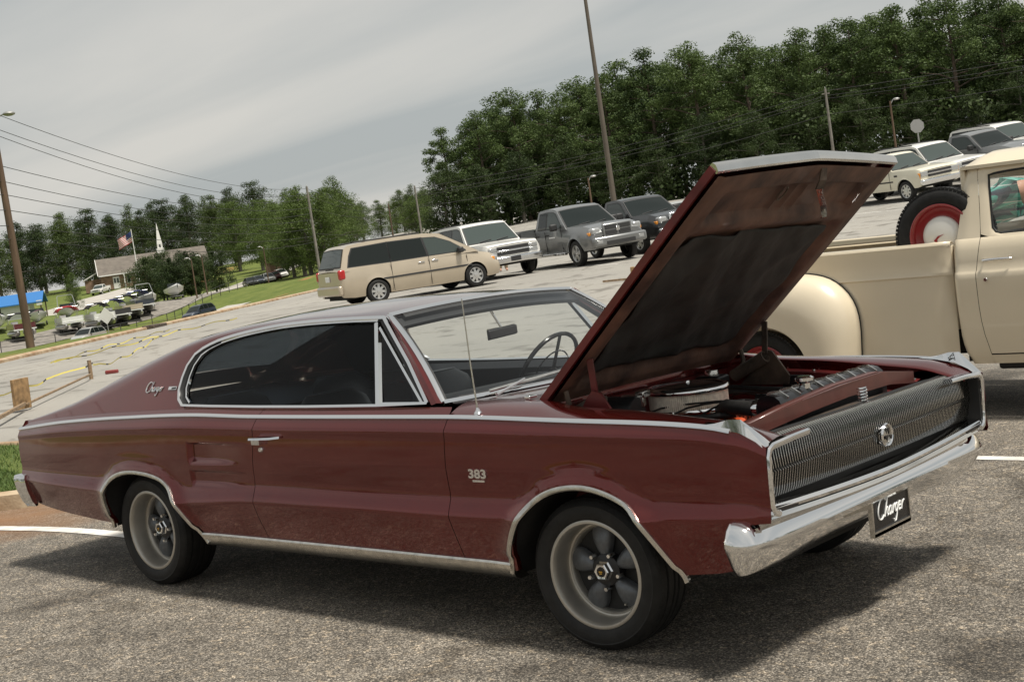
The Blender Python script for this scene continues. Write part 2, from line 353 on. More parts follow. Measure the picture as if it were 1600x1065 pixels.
struct(G().sweep(kp3, [(-.25, -.3), (-.25, .12), (.15, .13), (.22, .10), (.24, -.3)], (0, 0, 1)).build('kerb', 'kerb', None, 30))
def ribbon(name, mat, pts, wid, dz, step=2.):
    q = along(pts, step); rows = []
    for i, k in enumerate(q):
        a, b = q[max(i-1, 0)], q[min(i+1, len(q)-1)]; d = Vector((b[0]-a[0], b[1]-a[1], 0)).normalized(); n = Vector((-d.y, d.x, 0))
        rows.append([Vector((k[0], k[1], 0))+n*wid*v for v in lin(-.5, .5, 3)])
    rows = [[(p.x, p.y, gz(p.x, p.y)+dz) for p in r_] for r_ in rows]
    return struct(G().grid(rows, flip=True).build(name, mat, None, 180))
# painted stall lines
ribbon('stall_line', 'whitepaint', [(-2.2, 3.03), (4.3, 3.03)], .11, .004)
ribbon('stall_line', 'whitepaint', catmull([(-4.2, -.56), (-3.5, -.40), (-2.9, -.27), (-2.3, -.16), (-1.6, -.12), (-.9, -.12)], 4), .12, .004, .2)
ribbon('stall_line', 'whitepaint', [(-11, 2.42), (-7.6, 2.36)], .11, .004)
for i in range(6):
    a = Vector((-17.5, 26.5, 0))+Vector((.4, .916, 0))*2.9*i; ribbon('stall_line', 'whitepaint', [(a.x-5.5, a.y+2.4), (a.x, a.y)], .11, .006)
# small planted island behind the coupe
isl = catmull([(-3.72, .62), (-3.62, .40), (-3.70, .22), (-3.95, .12), (-5.0, .30), (-6.4, .55), (-7.6, 1.0), (-7.9, 1.6), (-7.5, 2.1), (-6.5, 2.2), (-4.6, 2.1), (-3.85, 1.8)], 5)[:-1]
struct(G().sweep([(x, y, 0) for x, y in isl], [(-.075, -.1), (-.075, .115), (-.05, .13), (.06, .13), (.075, .11), (.085, -.1)], (0, 0, 1), closed=True).build('island_kerb', 'kerb', None, 40))
struct(G().add([(x, y, .105) for x, y in isl], [tuple(range(len(isl)))]).build('island_lawn', 'lawn', None, 0))
ig = G()
pin = np.array(isl); cxy = pin.mean(0)
for k in range(5200):
    i = random.randrange(len(isl)); j = (i+1) % len(isl); t = random.random(); u = math.sqrt(random.random())*.95
    b = (pin[i]*(1-t)+pin[j]*t-cxy)*u+cxy; a = random.uniform(0, 6.28); h = random.uniform(.02, .06); w_ = .005; ln = random.uniform(-.04, .04)
    ig.add([(b[0]-w_*math.cos(a), b[1]-w_*math.sin(a), .10), (b[0]+w_*math.cos(a), b[1]+w_*math.sin(a), .10), (b[0]+ln, b[1]+random.uniform(-.04, .04), .10+h)], [(0, 1, 2)])
pm('blade', (.075, .125, .022), .7, var=.4, vs=12)
o = ig.build('island_grass', 'blade', None, 0, kind='stuff'); o['label'] = 'short green grass on the small kerbed island behind the coupe'; o['category'] = 'grass'
# far sheets on the left: road, boat yard, church drive, lawn
ribbon('street', 'pale_road', [(-92, 30), (-118, 64), (-122, 78), (-124, 92)], 4, .12, 4)
ribbon('boat_yard', 'gravel', [(-128, 58), (-133, 76), (-138, 90), (-146, 104)], 9, .11, 3)
ribbon('church_drive', 'pale_road', [(-175, 92), (-205, 122), (-212, 136)], 9, .14, 4)
ribbon('side_road', 'pale_road', [(-160, 112), (-165, 124), (-172, 134), (-196, 170), (-215, 200)], 6, .14, 4)
pm('clay', (.34, .155, .065), .95, var=.25, vs=1.5)
for cx_, cy_, L_, W_ in ((-85, 62.5, 7, 2.2), (-66.5, 43.5, 7, 2.6), (-61, 35.5, 4, 1.6), (-92, 73, 4, 1.4), (-57.5, 25.5, 4, 1.2)):
    rr_ = random.Random(int(-cx_)); P = []
    n_ = 28; d_ = Vector((-.72, .69, 0)); e_ = Vector((.69, .72, 0))
    out_ = [d_*L_*.5*math.cos(2*math.pi*k/n_)*rr_.uniform(.6, 1.1)+e_*W_*.5*math.sin(2*math.pi*k/n_)*rr_.uniform(.6, 1.1) for k in range(n_)]
    V_ = [(cx_, cy_, gz(cx_, cy_)+.17)]+[(cx_+q.x, cy_+q.y, gz(cx_+q.x, cy_+q.y)+.15) for q in out_]
    struct(G().add(V_, [(0, 1+k, 1+(k+1) % n_) for k in range(n_)]).build('clay_patch', 'clay', None, 180))
# ================================================================== the maroon fastback coupe
def stroke_script(parent, name, org, ux, uz, nrm, h, mat, r, slant=.35):
    """hand-drawn cursive 'Charger': strokes in units of x-height, laid on a plane at org with axes ux, uz"""
    def arc(cx, cy, rx, ry, a0, a1, n=9): return [(cx+rx*math.cos(R(a)), cy+ry*math.sin(R(a))) for a in lin(a0, a1, n)]
    ST = [arc(1.05, 1.0, .85, 1.12, 42, 318, 16)]                                                              # C
    ST.append([(1.9, .02), (2.0, .9), (2.12, 2.15)]); ST.append([(1.95, .45), (2.15, .85), (2.38, .92), (2.5, .72), (2.46, .25), (2.56, .02), (2.75, .15)])   # h
    ST.append(arc(3.1, .46, .30, .45, 60, 385, 12)); ST.append([(3.38, .92), (3.38, .2), (3.5, .02), (3.66, .18)])                                   # a
    ST.append([(3.74, .02), (3.80, .9)]); ST.append([(3.80, .55), (3.95, .85), (4.18, .92)])                                                        # r
    ST.append(arc(4.55, .48, .29, .43, 60, 385, 12)); ST.append([(4.82, .92), (4.82, -.3), (4.70, -.85), (4.42, -.92), (4.26, -.65)])                     # g
    ST.append([(5.08, .48), (5.60, .52)]+arc(5.34, .50, .28, .45, 5, 320, 12))                                                                      # e
    ST.append([(5.86, .02), (5.92, .9)]); ST.append([(5.92, .55), (6.08, .85), (6.34, .92)])                                                        # r
    org = Vector(org); ux = Vector(ux).normalized(); uz = Vector(uz).normalized(); nrm = Vector(nrm).normalized()
    g = G()
    for st in ST: g.tube([org+ux*((x+slant*y-3.2)*h)+uz*((y-.6)*h)+nrm*r*.6 for x, y in st], r, 5)
    return g.build(name, mat, parent)
car = thing('muscle_coupe', 'maroon fastback muscle coupe with open hood and chrome grille on five petal wheels', 'car')
zt = sm([(-1.31, .822), (-.7, .871), (-.1, .897), (.53, .911), (1.0, .902), (1.6, .900), (2.28, .900), (2.99, .885), (3.31, .878), (3.55, .866), (3.70, .842), (3.80, .797)])
yt = sm([(-1.31, .850), (-.9, .875), (-.3, .893), (.4, .902), (1.0, .895), (2.0, .893), (3.0, .897), (3.7, .898), (3.8, .903)])
zc = sm([(-1.31, .530), (-1.06, .521), (-.25, .50), (.454, .476), (.984, .503), (2.34, .5), (2.655, .506), (3.36, .536), (3.80, .558)])
dc = sm([(-1.31, .035), (-.9, .048), (0, .056), (2.5, .060), (3.3, .052), (3.62, .035), (3.80, .012)])     # bulge of the crease beyond the belt
zbot = sm([(-1.31, .395), (-1.085, .367), (-.328, .321), (.5, .300), (2.6, .292), (3.39, .335), (3.66, .360), (3.80, .372)])
ARF = [(2.585, .26), (2.600, .32), (2.631, .406), (2.675, .485), (2.735, .55), (2.79, .59), (2.858, .622), (2.93, .640), (3.017, .645), (3.09, .635), (3.162, .611), (3.22, .578), (3.268, .54), (3.335, .455), (3.398, .352), (3.42, .31)]
ARR = [(-.318, .30), (-.314, .36), (-.306, .46), (-.285, .52), (-.237, .568), (-.16, .600), (-.052, .616), (.07, .618), (.185, .604), (.26, .581), (.317, .552), (.372, .50), (.43, .426), (.50, .345), (.562, .272)]
ARF = catmull(ARF[::2]+ARF[-1:], 7); ARR = catmull(ARR[::2], 7)
ARF = [p for i, p in enumerate(ARF) if i == 0 or p[0] > ARF[i-1][0]+1e-4]; ARR = [p for i, p in enumerate(ARR) if i == 0 or p[0] > ARR[i-1][0]+1e-4]
fF = ip(ARF); fR = ip(ARR)
def zarch(x):
    if ARF[0][0] < x < ARF[-1][0]: return fF(x)
    if ARR[0][0] < x < ARR[-1][0]: return fR(x)
    return 0
AP = np.array(ARF+ARR)
prof_up = sm([(0, .0), (.05, .10), (.13, .45), (.2, .60), (.32, .58), (.5, .52), (.66, .50), (.78, .52), (.86, .60), (.93, .88), (.97, .975), (1, 1.)])   # param 0 = belt, 1 = crease
prof_up = ip([(0, 0), (.03, .14), (.08, .36), (.125, .55), (.15, .575), (.20, .51), (.32, .56), (.5, .63), (.64, .57), (.75, .49), (.82, .53), (.88, .68), (.94, .87), (.98, .97), (1, 1)])
prof_dn = sm([(0, 0), (.05, -.003), (.25, -.012), (.6, -.03), (1, -.052)])
def ss(a, b, x):
    t = min(max((x-a)/(b-a), 0), 1); return t*t*(3-2*t)
def yside(x, z):
    a, c, b = zt(x), zc(x), zbot(x)
    if z >= c: y = yt(x)+dc(x)*prof_up((a-z)/max(a-c, .01))
    else: y = yt(x)+dc(x)+prof_dn((c-z)/max(c-b, .02))
    d = np.hypot(AP[:, 0]-x, AP[:, 1]-z).min()
    y += .020*math.exp(-(d/.045)**2)*(1 if z > .36 else .4)
    if .45 < x < 1.05:                                     # twin dummy scoops pressed into the quarter panel
        for z0, z1, dep in ((.672, .775, .024), (.560, .640, .015)):
            zz0 = z0+.0*x; k = ss(.50, .522, x)*(1-ss(.60, 1.00, x))*ss(zz0-.004, zz0+.030, z)*(1-ss(z1-.008, z1+.004, z))
            y -= dep*k
    return y
XS_R = sm([(.27, 1.052), (.331, 1.046), (.45, 1.020), (.575, 1.011), (.75, 1.03), (.905, 1.053), (.95, 1.075)])
XS_F = sm([(.27, 2.345), (.331, 2.336), (.54, 2.309), (.75, 2.305), (.905, 2.314), (.95, 2.30)])
GAP = .0035
def side_panel(name, x0, x1, s, label=None, ledge=True):
    xa = x0 if callable(x0) else (lambda z: x0); xb = x1 if callable(x1) else (lambda z: x1)
    xm0, xm1 = xa(.6), xb(.6)
    us = set(np.linspace(0, 1, max(int((xm1-xm0)/.035), 12)))
    for x, z in ARF+ARR:
        u = (x-xm0)/(xm1-xm0)
        if 0 < u < 1: us.add(u)
    if xm0 < .5 < xm1: us |= {(x-xm0)/(xm1-xm0) for x in lin(.485, .56, 16)}
    for x in (ARF[0][0], ARF[-1][0], ARR[0][0], ARR[-1][0]):
        for dx_ in (-.001, .001):
            u = (x+dx_-xm0)/(xm1-xm0)
            if 0 < u < 1: us.add(u)
    us = sorted(us); NR = 64 if xm0 < 0 else 34; P = []
    for u in us:
        xx = xm0+(xm1-xm0)*u; lo = max(zbot(xx), zarch(xx)); hi = zt(xx); c = zc(xx)
        zs = list(np.linspace(hi, max(c, lo+.004), NR))+list(np.linspace(max(c, lo+.004), lo, 15)[1:])
        col = []
        if ledge:
            for k, (dy, dz) in enumerate(((-.040, .036), (-.034, .030), (-.018, .016), (-.006, .006))):
                z = hi+dz; x = xa(z)+(xb(z)-xa(z))*u; col.append((x, s*(yt(xx)+dy), z))
        for z in zs:
            x = xa(z)+(xb(z)-xa(z))*u
            if x > 3.55: x = 3.55+(x-3.55)*(.11+.135*ss(.532, .546, z))/.245
            col.append((x, s*yside(x if abs(x-xx) < .2 else xx, z), z))
        col.append((col[-1][0], s*(abs(col[-1][1])-.022), col[-1][2]+.002))
        P.append(col)
    g = G().grid(P, flip=(s > 0))
    o = g.build(name, 'paint', car, 50)
    if label: o['label'] = label
    return o
PAN = {}
for s in (-1, 1):
    PAN['q', s] = side_panel('quarter_panel', -1.31, lambda z: XS_R(z)-GAP, s)
    PAN['d', s] = side_panel('door', lambda z: XS_R(z), lambda z: XS_F(z)-GAP, s)
    PAN['f', s] = side_panel('fender', lambda z: XS_F(z), 3.795, s, ledge=False)
    # wheel wells, arch mouldings
    for AR in (ARF, ARR):
        pts = [p for p in AR if p[1] > .3]
        wg = G(); wg.grid([[(x, s*(yside(x, z)-.02), z+.004), (x, s*.52, z+.004)] for x, z in AR])
        xs0, xs1 = AR[0][0], AR[-1][0]
        wg.add([(x, s*.52, z+.004) for x, z in AR], [tuple(range(len(AR)))])
        wg.build('wheel_well', 'underbody', car, 0)
        cg = G()
        cg.sweep([(x, s*(yside(x, z+.002)+.001), z) for x, z in AR if z > zbot(x)-.03], [(-.011, -.012), (-.011, .004), (-.004, .007), (.006, .007), (.011, .002), (.011, -.012)], (0, s, 0))
        cg.build('arch_moulding', 'chrome_worn', car, 40)
    # belt moulding, rocker moulding
    xs = lin(-1.30, 3.66, 90)
    G().sweep([(x, s*(yt(x)+.0045), zt(x)+.001) for x in xs], [(-.011, -.006), (-.009, .006), (0, .009), (.009, .006), (.011, -.006)], [(0, s*.8, .6)]*90).build('belt_moulding', 'chrome', car, 40)
    xs = lin(.535, 2.60, 20)
    rp = [(.330, -.020), (.326, .004), (.318, .010), (.308, .007), (.300, .003), (.280, -.008), (.262, -.022), (.252, -.045), (.252, -.10)]
    P = [[(x, s*(yside(x, .335)+dy), z) for z, dy in rp] for x in xs]
    g = G().grid(P, flip=(s > 0))
    n = len(rp); g.F += [tuple(range(n)), tuple(range(19*n, 20*n))]
    g.build('rocker_moulding', 'chrome_worn', car, 30)
# seam backing so that no light shows through the shut lines
g = G()
for s in (-1, 1):
    for X in (XS_R, XS_F):
        g.grid([[(X(z)+dx, s*(yside(X(z), z)-.012), z) for z in lin(.30, zt(X(.6))-.004, 14)] for dx in (-.03, .03)])
g.build('shut_line_seal', 'black', car, 0, kind='stuff')
G().bx(-1.25, 3.58, -.50, .50, .30, .34).bx(.62, 2.55, -.86, .86, .262, .33).bx(-1.25, -.40, -.82, .82, .385, .40).build('floor_pan', 'underbody', car, 0)
# ---- roof shell with sail panels
ZR = sm([(-1.31, .872), (-1.0, .945), (-.65, 1.045), (-.354, 1.138), (0, 1.237), (.283, 1.303), (.6, 1.345), (.885, 1.364), (1.2, 1.372), (1.5, 1.369), (1.77, 1.350)])
WTOP = sm([(.335, 1.06), (.336, 1.09), (.345, 1.141), (.386, 1.198), (.46, 1.232), (.573, 1.262), (.819, 1.295), (1.06, 1.312), (1.296, 1.317), (1.524, 1.316), (1.77, 1.310)])
YB = lambda x: yt(x)-.0335
ZB = lambda x: zt(x)+.029
def roof_section(x, zl=None):
    yb, zb, zr = YB(x), ZB(x), max(ZR(x), ZB(x)+.006)
    h = zr-zb; e = min(.040, .35*h)
    ky, kz = yb-.54*(h-e), zr-e; rad = .035+.06*ss(.5, -.3, x) if x < .5 else .035
    rad = min(rad, .45*(h-e)/.88+.002)
    dv = Vector((ky-yb, kz-zb)); L = max(dv.length, 1e-6); dv /= L
    z0 = zb if zl is None else zl
    st = Vector((yb-.54*(z0-zb), z0)); en = Vector((ky, kz))-dv*rad
    if en.y < st.y+.002: en = Vector((st.x-.001, st.y+.002))
    pts = [st+(en-st)*t for t in lin(0, 1, 7)]
    tgt = Vector((ky*.86, zr-e*.86**2)); K = Vector((ky, kz))
    for t in lin(0, 1, 8)[1:]: pts.append((1-t)**2*en+2*t*(1-t)*K+t*t*tgt)
    for t in lin(.86, 0, 8)[1:]: pts.append(Vector((ky*t, zr-e*t*t)))
    return pts
xs = sorted(set(list(np.linspace(-1.31, .30, 46))+list(np.linspace(.30, .46, 22))+list(np.linspace(.46, 1.775, 36))+[.334, .3355, .3365]))
P = []
for x in xs:
    sec = roof_section(x, None if x < .335 else WTOP(x))
    P.append([(x, -p.x, p.y) for p in sec]+[(x, p.x, p.y) for p in reversed(sec[:-1])])
gR = G().grid(P, flip=True)
def in_glass(f, V_): 
    c = [sum(V_[i][k] for i in f)/len(f) for k in range(3)]; return -.74 < c[0] < .30 and abs(c[1]) < min(.56, YB(c[0])-.54*(ZR(c[0])-ZB(c[0]))-.06)
gR.F = [f for f in gR.F if not in_glass(f, gR.V)]
roof = gR.build('roof', 'paint', car, 40)
for s in (-1, 1):
    cp = [(.330, .930), (.44, .930), (.41, .957), (.362, .987), (.340, 1.03), (.337, 1.085), (.330, 1.085)]
    G().add([(x, s*(YB(x)-.54*(z-ZB(x))+.0005), z) for x, z in cp], [tuple(range(7))]).build('sail_corner', 'paint', car, 0)
# headliner
P = [[(x, y*.93, z-.02) for x_, y, z in row] for x, row in zip(xs, P) if x > -.2]
gH = G().grid(P); gH.F = [f for f in gH.F if not in_glass(f, gH.V)]; gH.build('headliner', 'vinyl', car, 40)
# A pillars and windshield
HY, HX, HZ = .645, 1.765, 1.318; BYw, BXw, BZw = .815, 2.215, .948
def hdr(t): return Vector((HX+.035*(1-t*t), HY*t, HZ+.026*(1-t*t)))
def bas(t): return Vector((BXw+.13*(1-t*t), BYw*t, BZw+.004*(1-t*t)))
P = []
for t in lin(-1, 1, 25):
    a, b = hdr(t), bas(t); P.append([a+(b-a)*v+Vector((.5, 0, .6))*.03*(1-(2*v-1)**2) for v in lin(.02, .98, 10)])
G().grid(P, flip=True).build('windshield', 'glass_clear', car, 60)
ws = [hdr(t) for t in lin(-1, 1, 21)]; wb = [bas(t) for t in lin(-1, 1, 21)]
side_l = [hdr(-1)+(bas(-1)-hdr(-1))*v+Vector((.5, 0, .6))*.03*(1-(2*v-1)**2) for v in lin(0, 1, 9)]
side_r = [Vector((p.x, -p.y, p.z)) for p in side_l]
SEC = [(-.013, -.004), (-.011, .007), (0, .011), (.011, .007), (.013, -.004)]
nW = Vector((.62, 0, .78))
g = G(); g.sweep(ws, SEC, nW); g.sweep(wb, SEC, nW); g.sweep(side_l, SEC, Vector((.5, -.5, .6))); g.sweep(side_r, SEC, Vector((.5, .5, .6)))
g.build('windshield_moulding', 'chrome', car, 40)
gk = [(-.008, -.006), (-.008, .004), (.008, .004), (.008, -.006)]
g = G(); dn = (bas(0)-hdr(0)).normalized()
g.sweep([p+dn*.024 for p in ws[1:-1]], [(-.012, -.006), (-.012, .003), (.012, .003), (.012, -.006)], nW); g.sweep([p-dn*.014 for p in wb[1:-1]], gk, nW)
g.sweep([p+Vector((0, .017, 0)) for p in side_l], gk, Vector((.5, -.5, .6))); g.sweep([p-Vector((0, .017, 0)) for p in side_r], gk, Vector((.5, .5, .6)))
g.build('windshield_gasket', 'black', car, 40)
g = G().sweep([p+dn*.06+Vector((-.03, 0, 0)) for p in ws], [(-.035, -.02), (-.035, 0), (.035, 0), (.035, -.02)], nW)
g.build('header_rail', 'vinyl', car, 40)
for s in (-1, 1):
    # A pillar: between side window front edge and windshield edge
    P = []
    for v in lin(0, 1, 12):
        a = Vector((1.770+(2.190-1.770)*v, s*(.655+(.856-.655)*v), 1.312+(.945-1.312)*v))
        b = (side_l if s < 0 else side_r)[0].lerp((side_l if s < 0 else side_r)[-1], v)+Vector((.012*math.sin(math.pi*v)+.004, s*.008, .012*math.sin(math.pi*v)))
        m = (a+b)/2+Vector((.006, s*.012, .006)); P.append([a-Vector((.006, 0, 0)), a*.7+m*.3, m, b*.7+m*.3, b, b-Vector((.02, s*.03, .02)), a-Vector((.02, s*.04, 0))])
    G().grid(P, closed_v=True).build('windshield_pillar', 'paint', car, 50)
    # side window outline (outer) on the tumblehome plane
    def wp(x, z, o=0): return Vector((x, s*(YB(x)-.54*(z-ZB(x))+o), z))
    top = [wp(x, WTOP(x), .004) for x in lin(.386, 1.745, 26)]
    outl = [wp(.41, .955, .004), wp(.362, .985, .004), wp(.338, 1.03, .004), wp(.336, 1.09, .004), wp(.346, 1.145, .004)]+top+[wp(1.768, 1.292, .004), wp(1.86, 1.216, .004), wp(1.983, 1.116, .004), wp(2.16, .952, .004)]
    low = [wp(x, z, .004) for x, z in ((2.16, .952), (1.85, .944), (1.38, .942), (1.0, .944), (.633, .950), (.41, .955))]
    nS = Vector((0, s, .54))
    g = G().sweep(outl, [(-.010, -.01), (-.008, .007), (.008, .007), (.010, -.01)], nS); g.sweep(low, [(-.006, -.01), (-.006, .007), (.006, .007), (.006, -.01)], nS)
    g.build('window_moulding', 'chrome', car, 40)
    ctr = Vector((1.15, s*.76, 1.12))
    def shrink(p, k, o): q = ctr+(p-ctr)*k; return Vector((q.x, q.y+s*o, q.z))
    g = G().sweep([shrink(p, .972, -.004) for p in outl], [(-.012, -.02), (-.012, .004), (.012, .004), (.012, -.02)], nS); g.build('window_gasket', 'black', car, 40)
    g = G().sweep([shrink(p, .935, -.006) for p in outl[:-4]]+[wp(1.69, 1.285, -.004)], [(-.005, -.008), (-.005, .006), (.005, .006), (.005, -.008)], nS); g.build('window_inner_trim', 'chrome', car, 40)
    # pane and quarter glass with divider
    pane = [shrink(p, .95, -.020) for p in outl[:-4]]+[wp(1.70, 1.27, -.016), wp(1.842, .946, -.016)]+[wp(x, .946, -.016) for x in (1.38, 1.0, .633)]
    G().add(pane, [tuple(range(len(pane)))]).build('side_window', 'glass_side', car, 0)
    vent = [wp(1.725, 1.262, -.012), wp(2.115, .955, -.012), wp(1.872, .955, -.012)]
    G().add(vent, [(0, 1, 2)]).build('vent_window', 'glass_clear', car, 0)
    g = G().sweep([wp(1.705, 1.287, 0), wp(1.855, .945, 0)], [(-.011, -.012), (-.011, .009), (.011, .009), (.011, -.012)], nS)
    g.build('window_divider', 'chrome', car, 40)
    g = G().sweep([wp(1.732, 1.268, 0), wp(2.128, .950, 0)], [(-.006, -.008), (-.006, .006), (.006, .006), (.006, -.008)], nS)
    g.sweep([wp(1.872, .952, 0), wp(2.12, .952, 0)], [(-.004, -.008), (-.004, .006), (.004, .006), (.004, -.008)], nS)
    g.build('vent_frame', 'chrome', car, 40)
    G().ball(wp(1.935, 1.09, -.02), .012, sc=(1, .6, 1.6)).build('vent_latch', 'chrome', car)
    # fender top
    zin = sm([(2.18, .946), (2.45, .948), (2.69, .940), (2.86, .915), (3.15, .897), (3.43, .868), (3.6, .848), (3.795, .793)])
    P = []
    for x in lin(2.305, 3.795, 46):
        a = Vector((x, s*(yt(x)-.002), zt(x))); b = Vector((x, s*.715, zin(x)))
        row = [a.lerp(b, t)+Vector((0, 0, .014*math.sin(math.pi*t)*(1 if x < 3.6 else max(0, (3.795-x)/.2)))) for t in lin(0, 1, 9)]
        fd = .050-.044*ss(3.50, 3.62, x); row += [b+Vector((0, -s*.004, -.004)), b+Vector((0, -s*.004, -fd))]; P.append(row)
    G().grid(P, flip=(s > 0)).build('fender_top', 'paint', car, 45)
    # inner fender wall
    P = [[(x, s*.711, zin(x)-.045), (x, s*.67, zin(x)-.052), (x, s*.67, zin(x)-.10), (x, s*.64, .74), (x, s*(.60 if 2.75 < x < 3.25 else .64), .60), (x, s*.58, .40)] for x in lin(2.64, 3.60, 12)]
    G().grid(P, flip=(s < 0)).build('inner_fender', 'paint_dull', car, 30)
    # front fender crest ornament
    g = G()
    xo, yo = 3.66, .896
    base = [(3.535, .871), (3.62, .862), (3.70, .846), (3.757, .818), (3.792, .790)]
    ridge = [(3.545, .874), (3.60, .880), (3.655, .893), (3.700, .893), (3.792, .800)]
    P = []
    for (bx_, bz_), (rx_, rz_) in zip(base, ridge):
        P.append([(bx_, s*(yo+.008), bz_), (rx_, s*(yo+.004), rz_), (rx_, s*(yo-.002), rz_), (bx_, s*(yo-.050), bz_+.006)])
    g.grid(P, closed_v=True); orn = g.build('fender_ornament', 'chrome', car, 30)
    tri = [Vector((3.678+.017*math.cos(R(a)), s*(yo-.0225-.014*math.sin(R(a))*-1.15), .877+.0135*math.sin(R(a)))) for a in (90, 210, 330)]
    G().tube(tri, .0022, 5, closed=True).build('emblem', 'black', orn, 0)
# cowl
P = []
for t in lin(-1, 1, 21):
    a = bas(t)+Vector((.012, 0, -.006)); b = Vector((2.665, t*.715, .938-.002*t*t)); a.y = t*.856
    row = [Vector((a.x+(b.x-a.x)*v, t*(.856-.141*min(1, v*4)), a.z+(b.z-a.z)*v+.010*math.sin(math.pi*v))) for v in lin(0, 1, 9)]; row += [b+Vector((.004, 0, -.01)), b+Vector((.004, 0, -.05))]; P.append(row)
G().grid(P, flip=True).build('cowl', 'paint', car, 45)
G().grid([[(2.655, y, z) for z in (.90, .80, .60, .30)] for y in lin(-.68, .68, 5)], flip=True).build('firewall', 'paint_dull', car)
# rear: panel, bumper
zz = lin(.40, .82, 8)
G().grid([[(-1.300+.02*math.cos(t*1.5), t*(yside(-1.305, z)-.002), z) for z in zz]+[(-1.29, t*.82, .868)] for t in lin(-1, 1, 13)]).build('tail_panel', 'paint', car, 30)
G().bx(-1.325, -1.300, -.78, .78, .60, .76).build('taillight', 'red', car, bevel=.006)
bs_ = [(-.015, .560), (.012, .556), (.020, .535), (.014, .47), (-.006, .40), (-.03, .365), (-.045, .37), (-.03, .47), (-.035, .545)]
P = []
pr = catmull([(-1.235, -.888), (-1.30, -.898), (-1.345, -.86), (-1.365, -.5), (-1.372, 0)], 4); pr = pr+[(x, -y) for x, y in reversed(pr[:-1])]
for i_, (x, y) in enumerate(pr):
    a, b = pr[max(i_-1, 0)], pr[min(i_+1, len(pr)-1)]; n = Vector((-(b[1]-a[1]), (b[0]-a[0]), 0)).normalized()
    sl = .10*ss(.7, .9, abs(y))
    P.append([Vector((x+sl*(.55-z)*1.3, y, z))+n*d for d, z in bs_])
g = G().grid(P, closed_v=True); nn = len(bs_); g.F += [tuple(range(nn)), tuple(range((len(pr)-1)*nn, len(pr)*nn))]; g.build('rear_bumper', 'chrome', car, 40)
# ---- front end
for s in (-1, 1):
    fr = [(3.778, s*.60, .803), (3.785, s*.72, .803), (3.788, s*.86, .797), (3.788, s*.882, .788), (3.788, s*.893, .765), (3.786, s*.893, .66), (3.784, s*.890, .60), (3.784, s*.878, .576), (3.786, s*.85, .566)]
    g = G().sweep(fr, [(-.012, -.03), (-.012, .008), (-.006, .013), (.006, .013), (.012, .006), (.010, -.03)], (1, 0, 0)); g.build('grille_frame', 'chrome', car, 40)
# lower grille strip: three chrome rails and turn lamps at the ends
yy = lin(-.87, .87, 31); xc = lambda y: 3.778-.006*(y/.87)**2
zl = lambda y: .520+.030*abs(y/.87)**1.5
g = G().sweep([(xc(y), y, zl(y)+.035) for y in yy], [(-.012, -.05), (-.012, .006), (0, .012), (.012, .006), (.012, -.05)], (1, 0, 0)); g.build('grille_lower_rail', 'chrome', car, 40)
g = G().sweep([(xc(y)-.01, y, zl(y)+.006) for y in yy], [(-.008, -.04), (-.008, .004), (.008, .008), (.008, -.04)], (1, 0, 0)); g.build('grille_sill', 'chrome', car, 40)
for s in (-1, 1):
    g = G().prism([(3.772, s*.86, .592), (3.772, s*.70, .578), (3.772, s*.72, .562), (3.772, s*.86, .570)], (.012, 0, 0)); g.build('turn_lamp', 'blackgloss', car, 0)
G().bx(3.62, 3.69, -.88, .88, .56, .80).build('grille_backing', 'black', car, 0)
for s in (-1, 1): G().bx(3.69, 3.783, s*.877-.003, s*.877+.003, .575, .79).build('grille_side_plate', 'black', car, 0)
gx = ip([(.600, 3.742), (.62, 3.750), (.692, 3.764), (.699, 3.757), (.706, 3.766), (.775, 3.758), (.80, 3.745), (.815, 3.722)])
bars = G(); nb = 112
for i in range(nb):
    y = -.872+1.744*i/(nb-1)
    if min(abs(abs(y)-.345), abs(abs(y)-.69)) < .006: continue
    curve = -.02*(abs(y)/.85)**2; w2 = .0029
    rows = []
    for z in (.602, .62, .692, .699, .706, .775, .80, .814):
        x = gx(z)+curve; rows.append([(x-.022, y-w2, z), (x, y-w2*.6, z), (x, y+w2*.6, z), (x-.022, y+w2, z)])
    bars.grid(rows)
bars.build('grille_bars', 'chrome_dark', car, 30, kind='stuff')
G().grid([[(gx(z)-.024-.02*(abs(y)/.85)**2, y, z) for z in (.598, .62, .692, .775, .816)] for y in lin(-.86, .86, 12)]).build('grille_screen', 'black', car)
med = thing  # (name kept free)
g = G().lathe([(.043, -.012), (.046, .004), (.042, .011), (.037, .006), (.037, -.01)], (3.775, -.005, .686), 'x', 28); md_ = g.build('grille_medallion', 'chrome', car, 40)
G().lathe([(.037, .0), (.026, .005), (0.001, .008)], (3.775, -.005, .686), 'x', 24).build('medallion_face', 'chrome_worn', md_, 60)
g = G()
for a in (90, 210, 330):
    d = Vector((0, math.cos(R(a)), math.sin(R(a)))); e = Vector((0, -d.z, d.y)); c0 = Vector((3.785, -.005, .686))
    g.prism([c0+d*.003, c0+d*.024+e*.009, c0+d*.028, c0+d*.024-e*.009], (.004, 0, 0))
g.build('medallion_emblem', 'blackgloss', md_, 0)
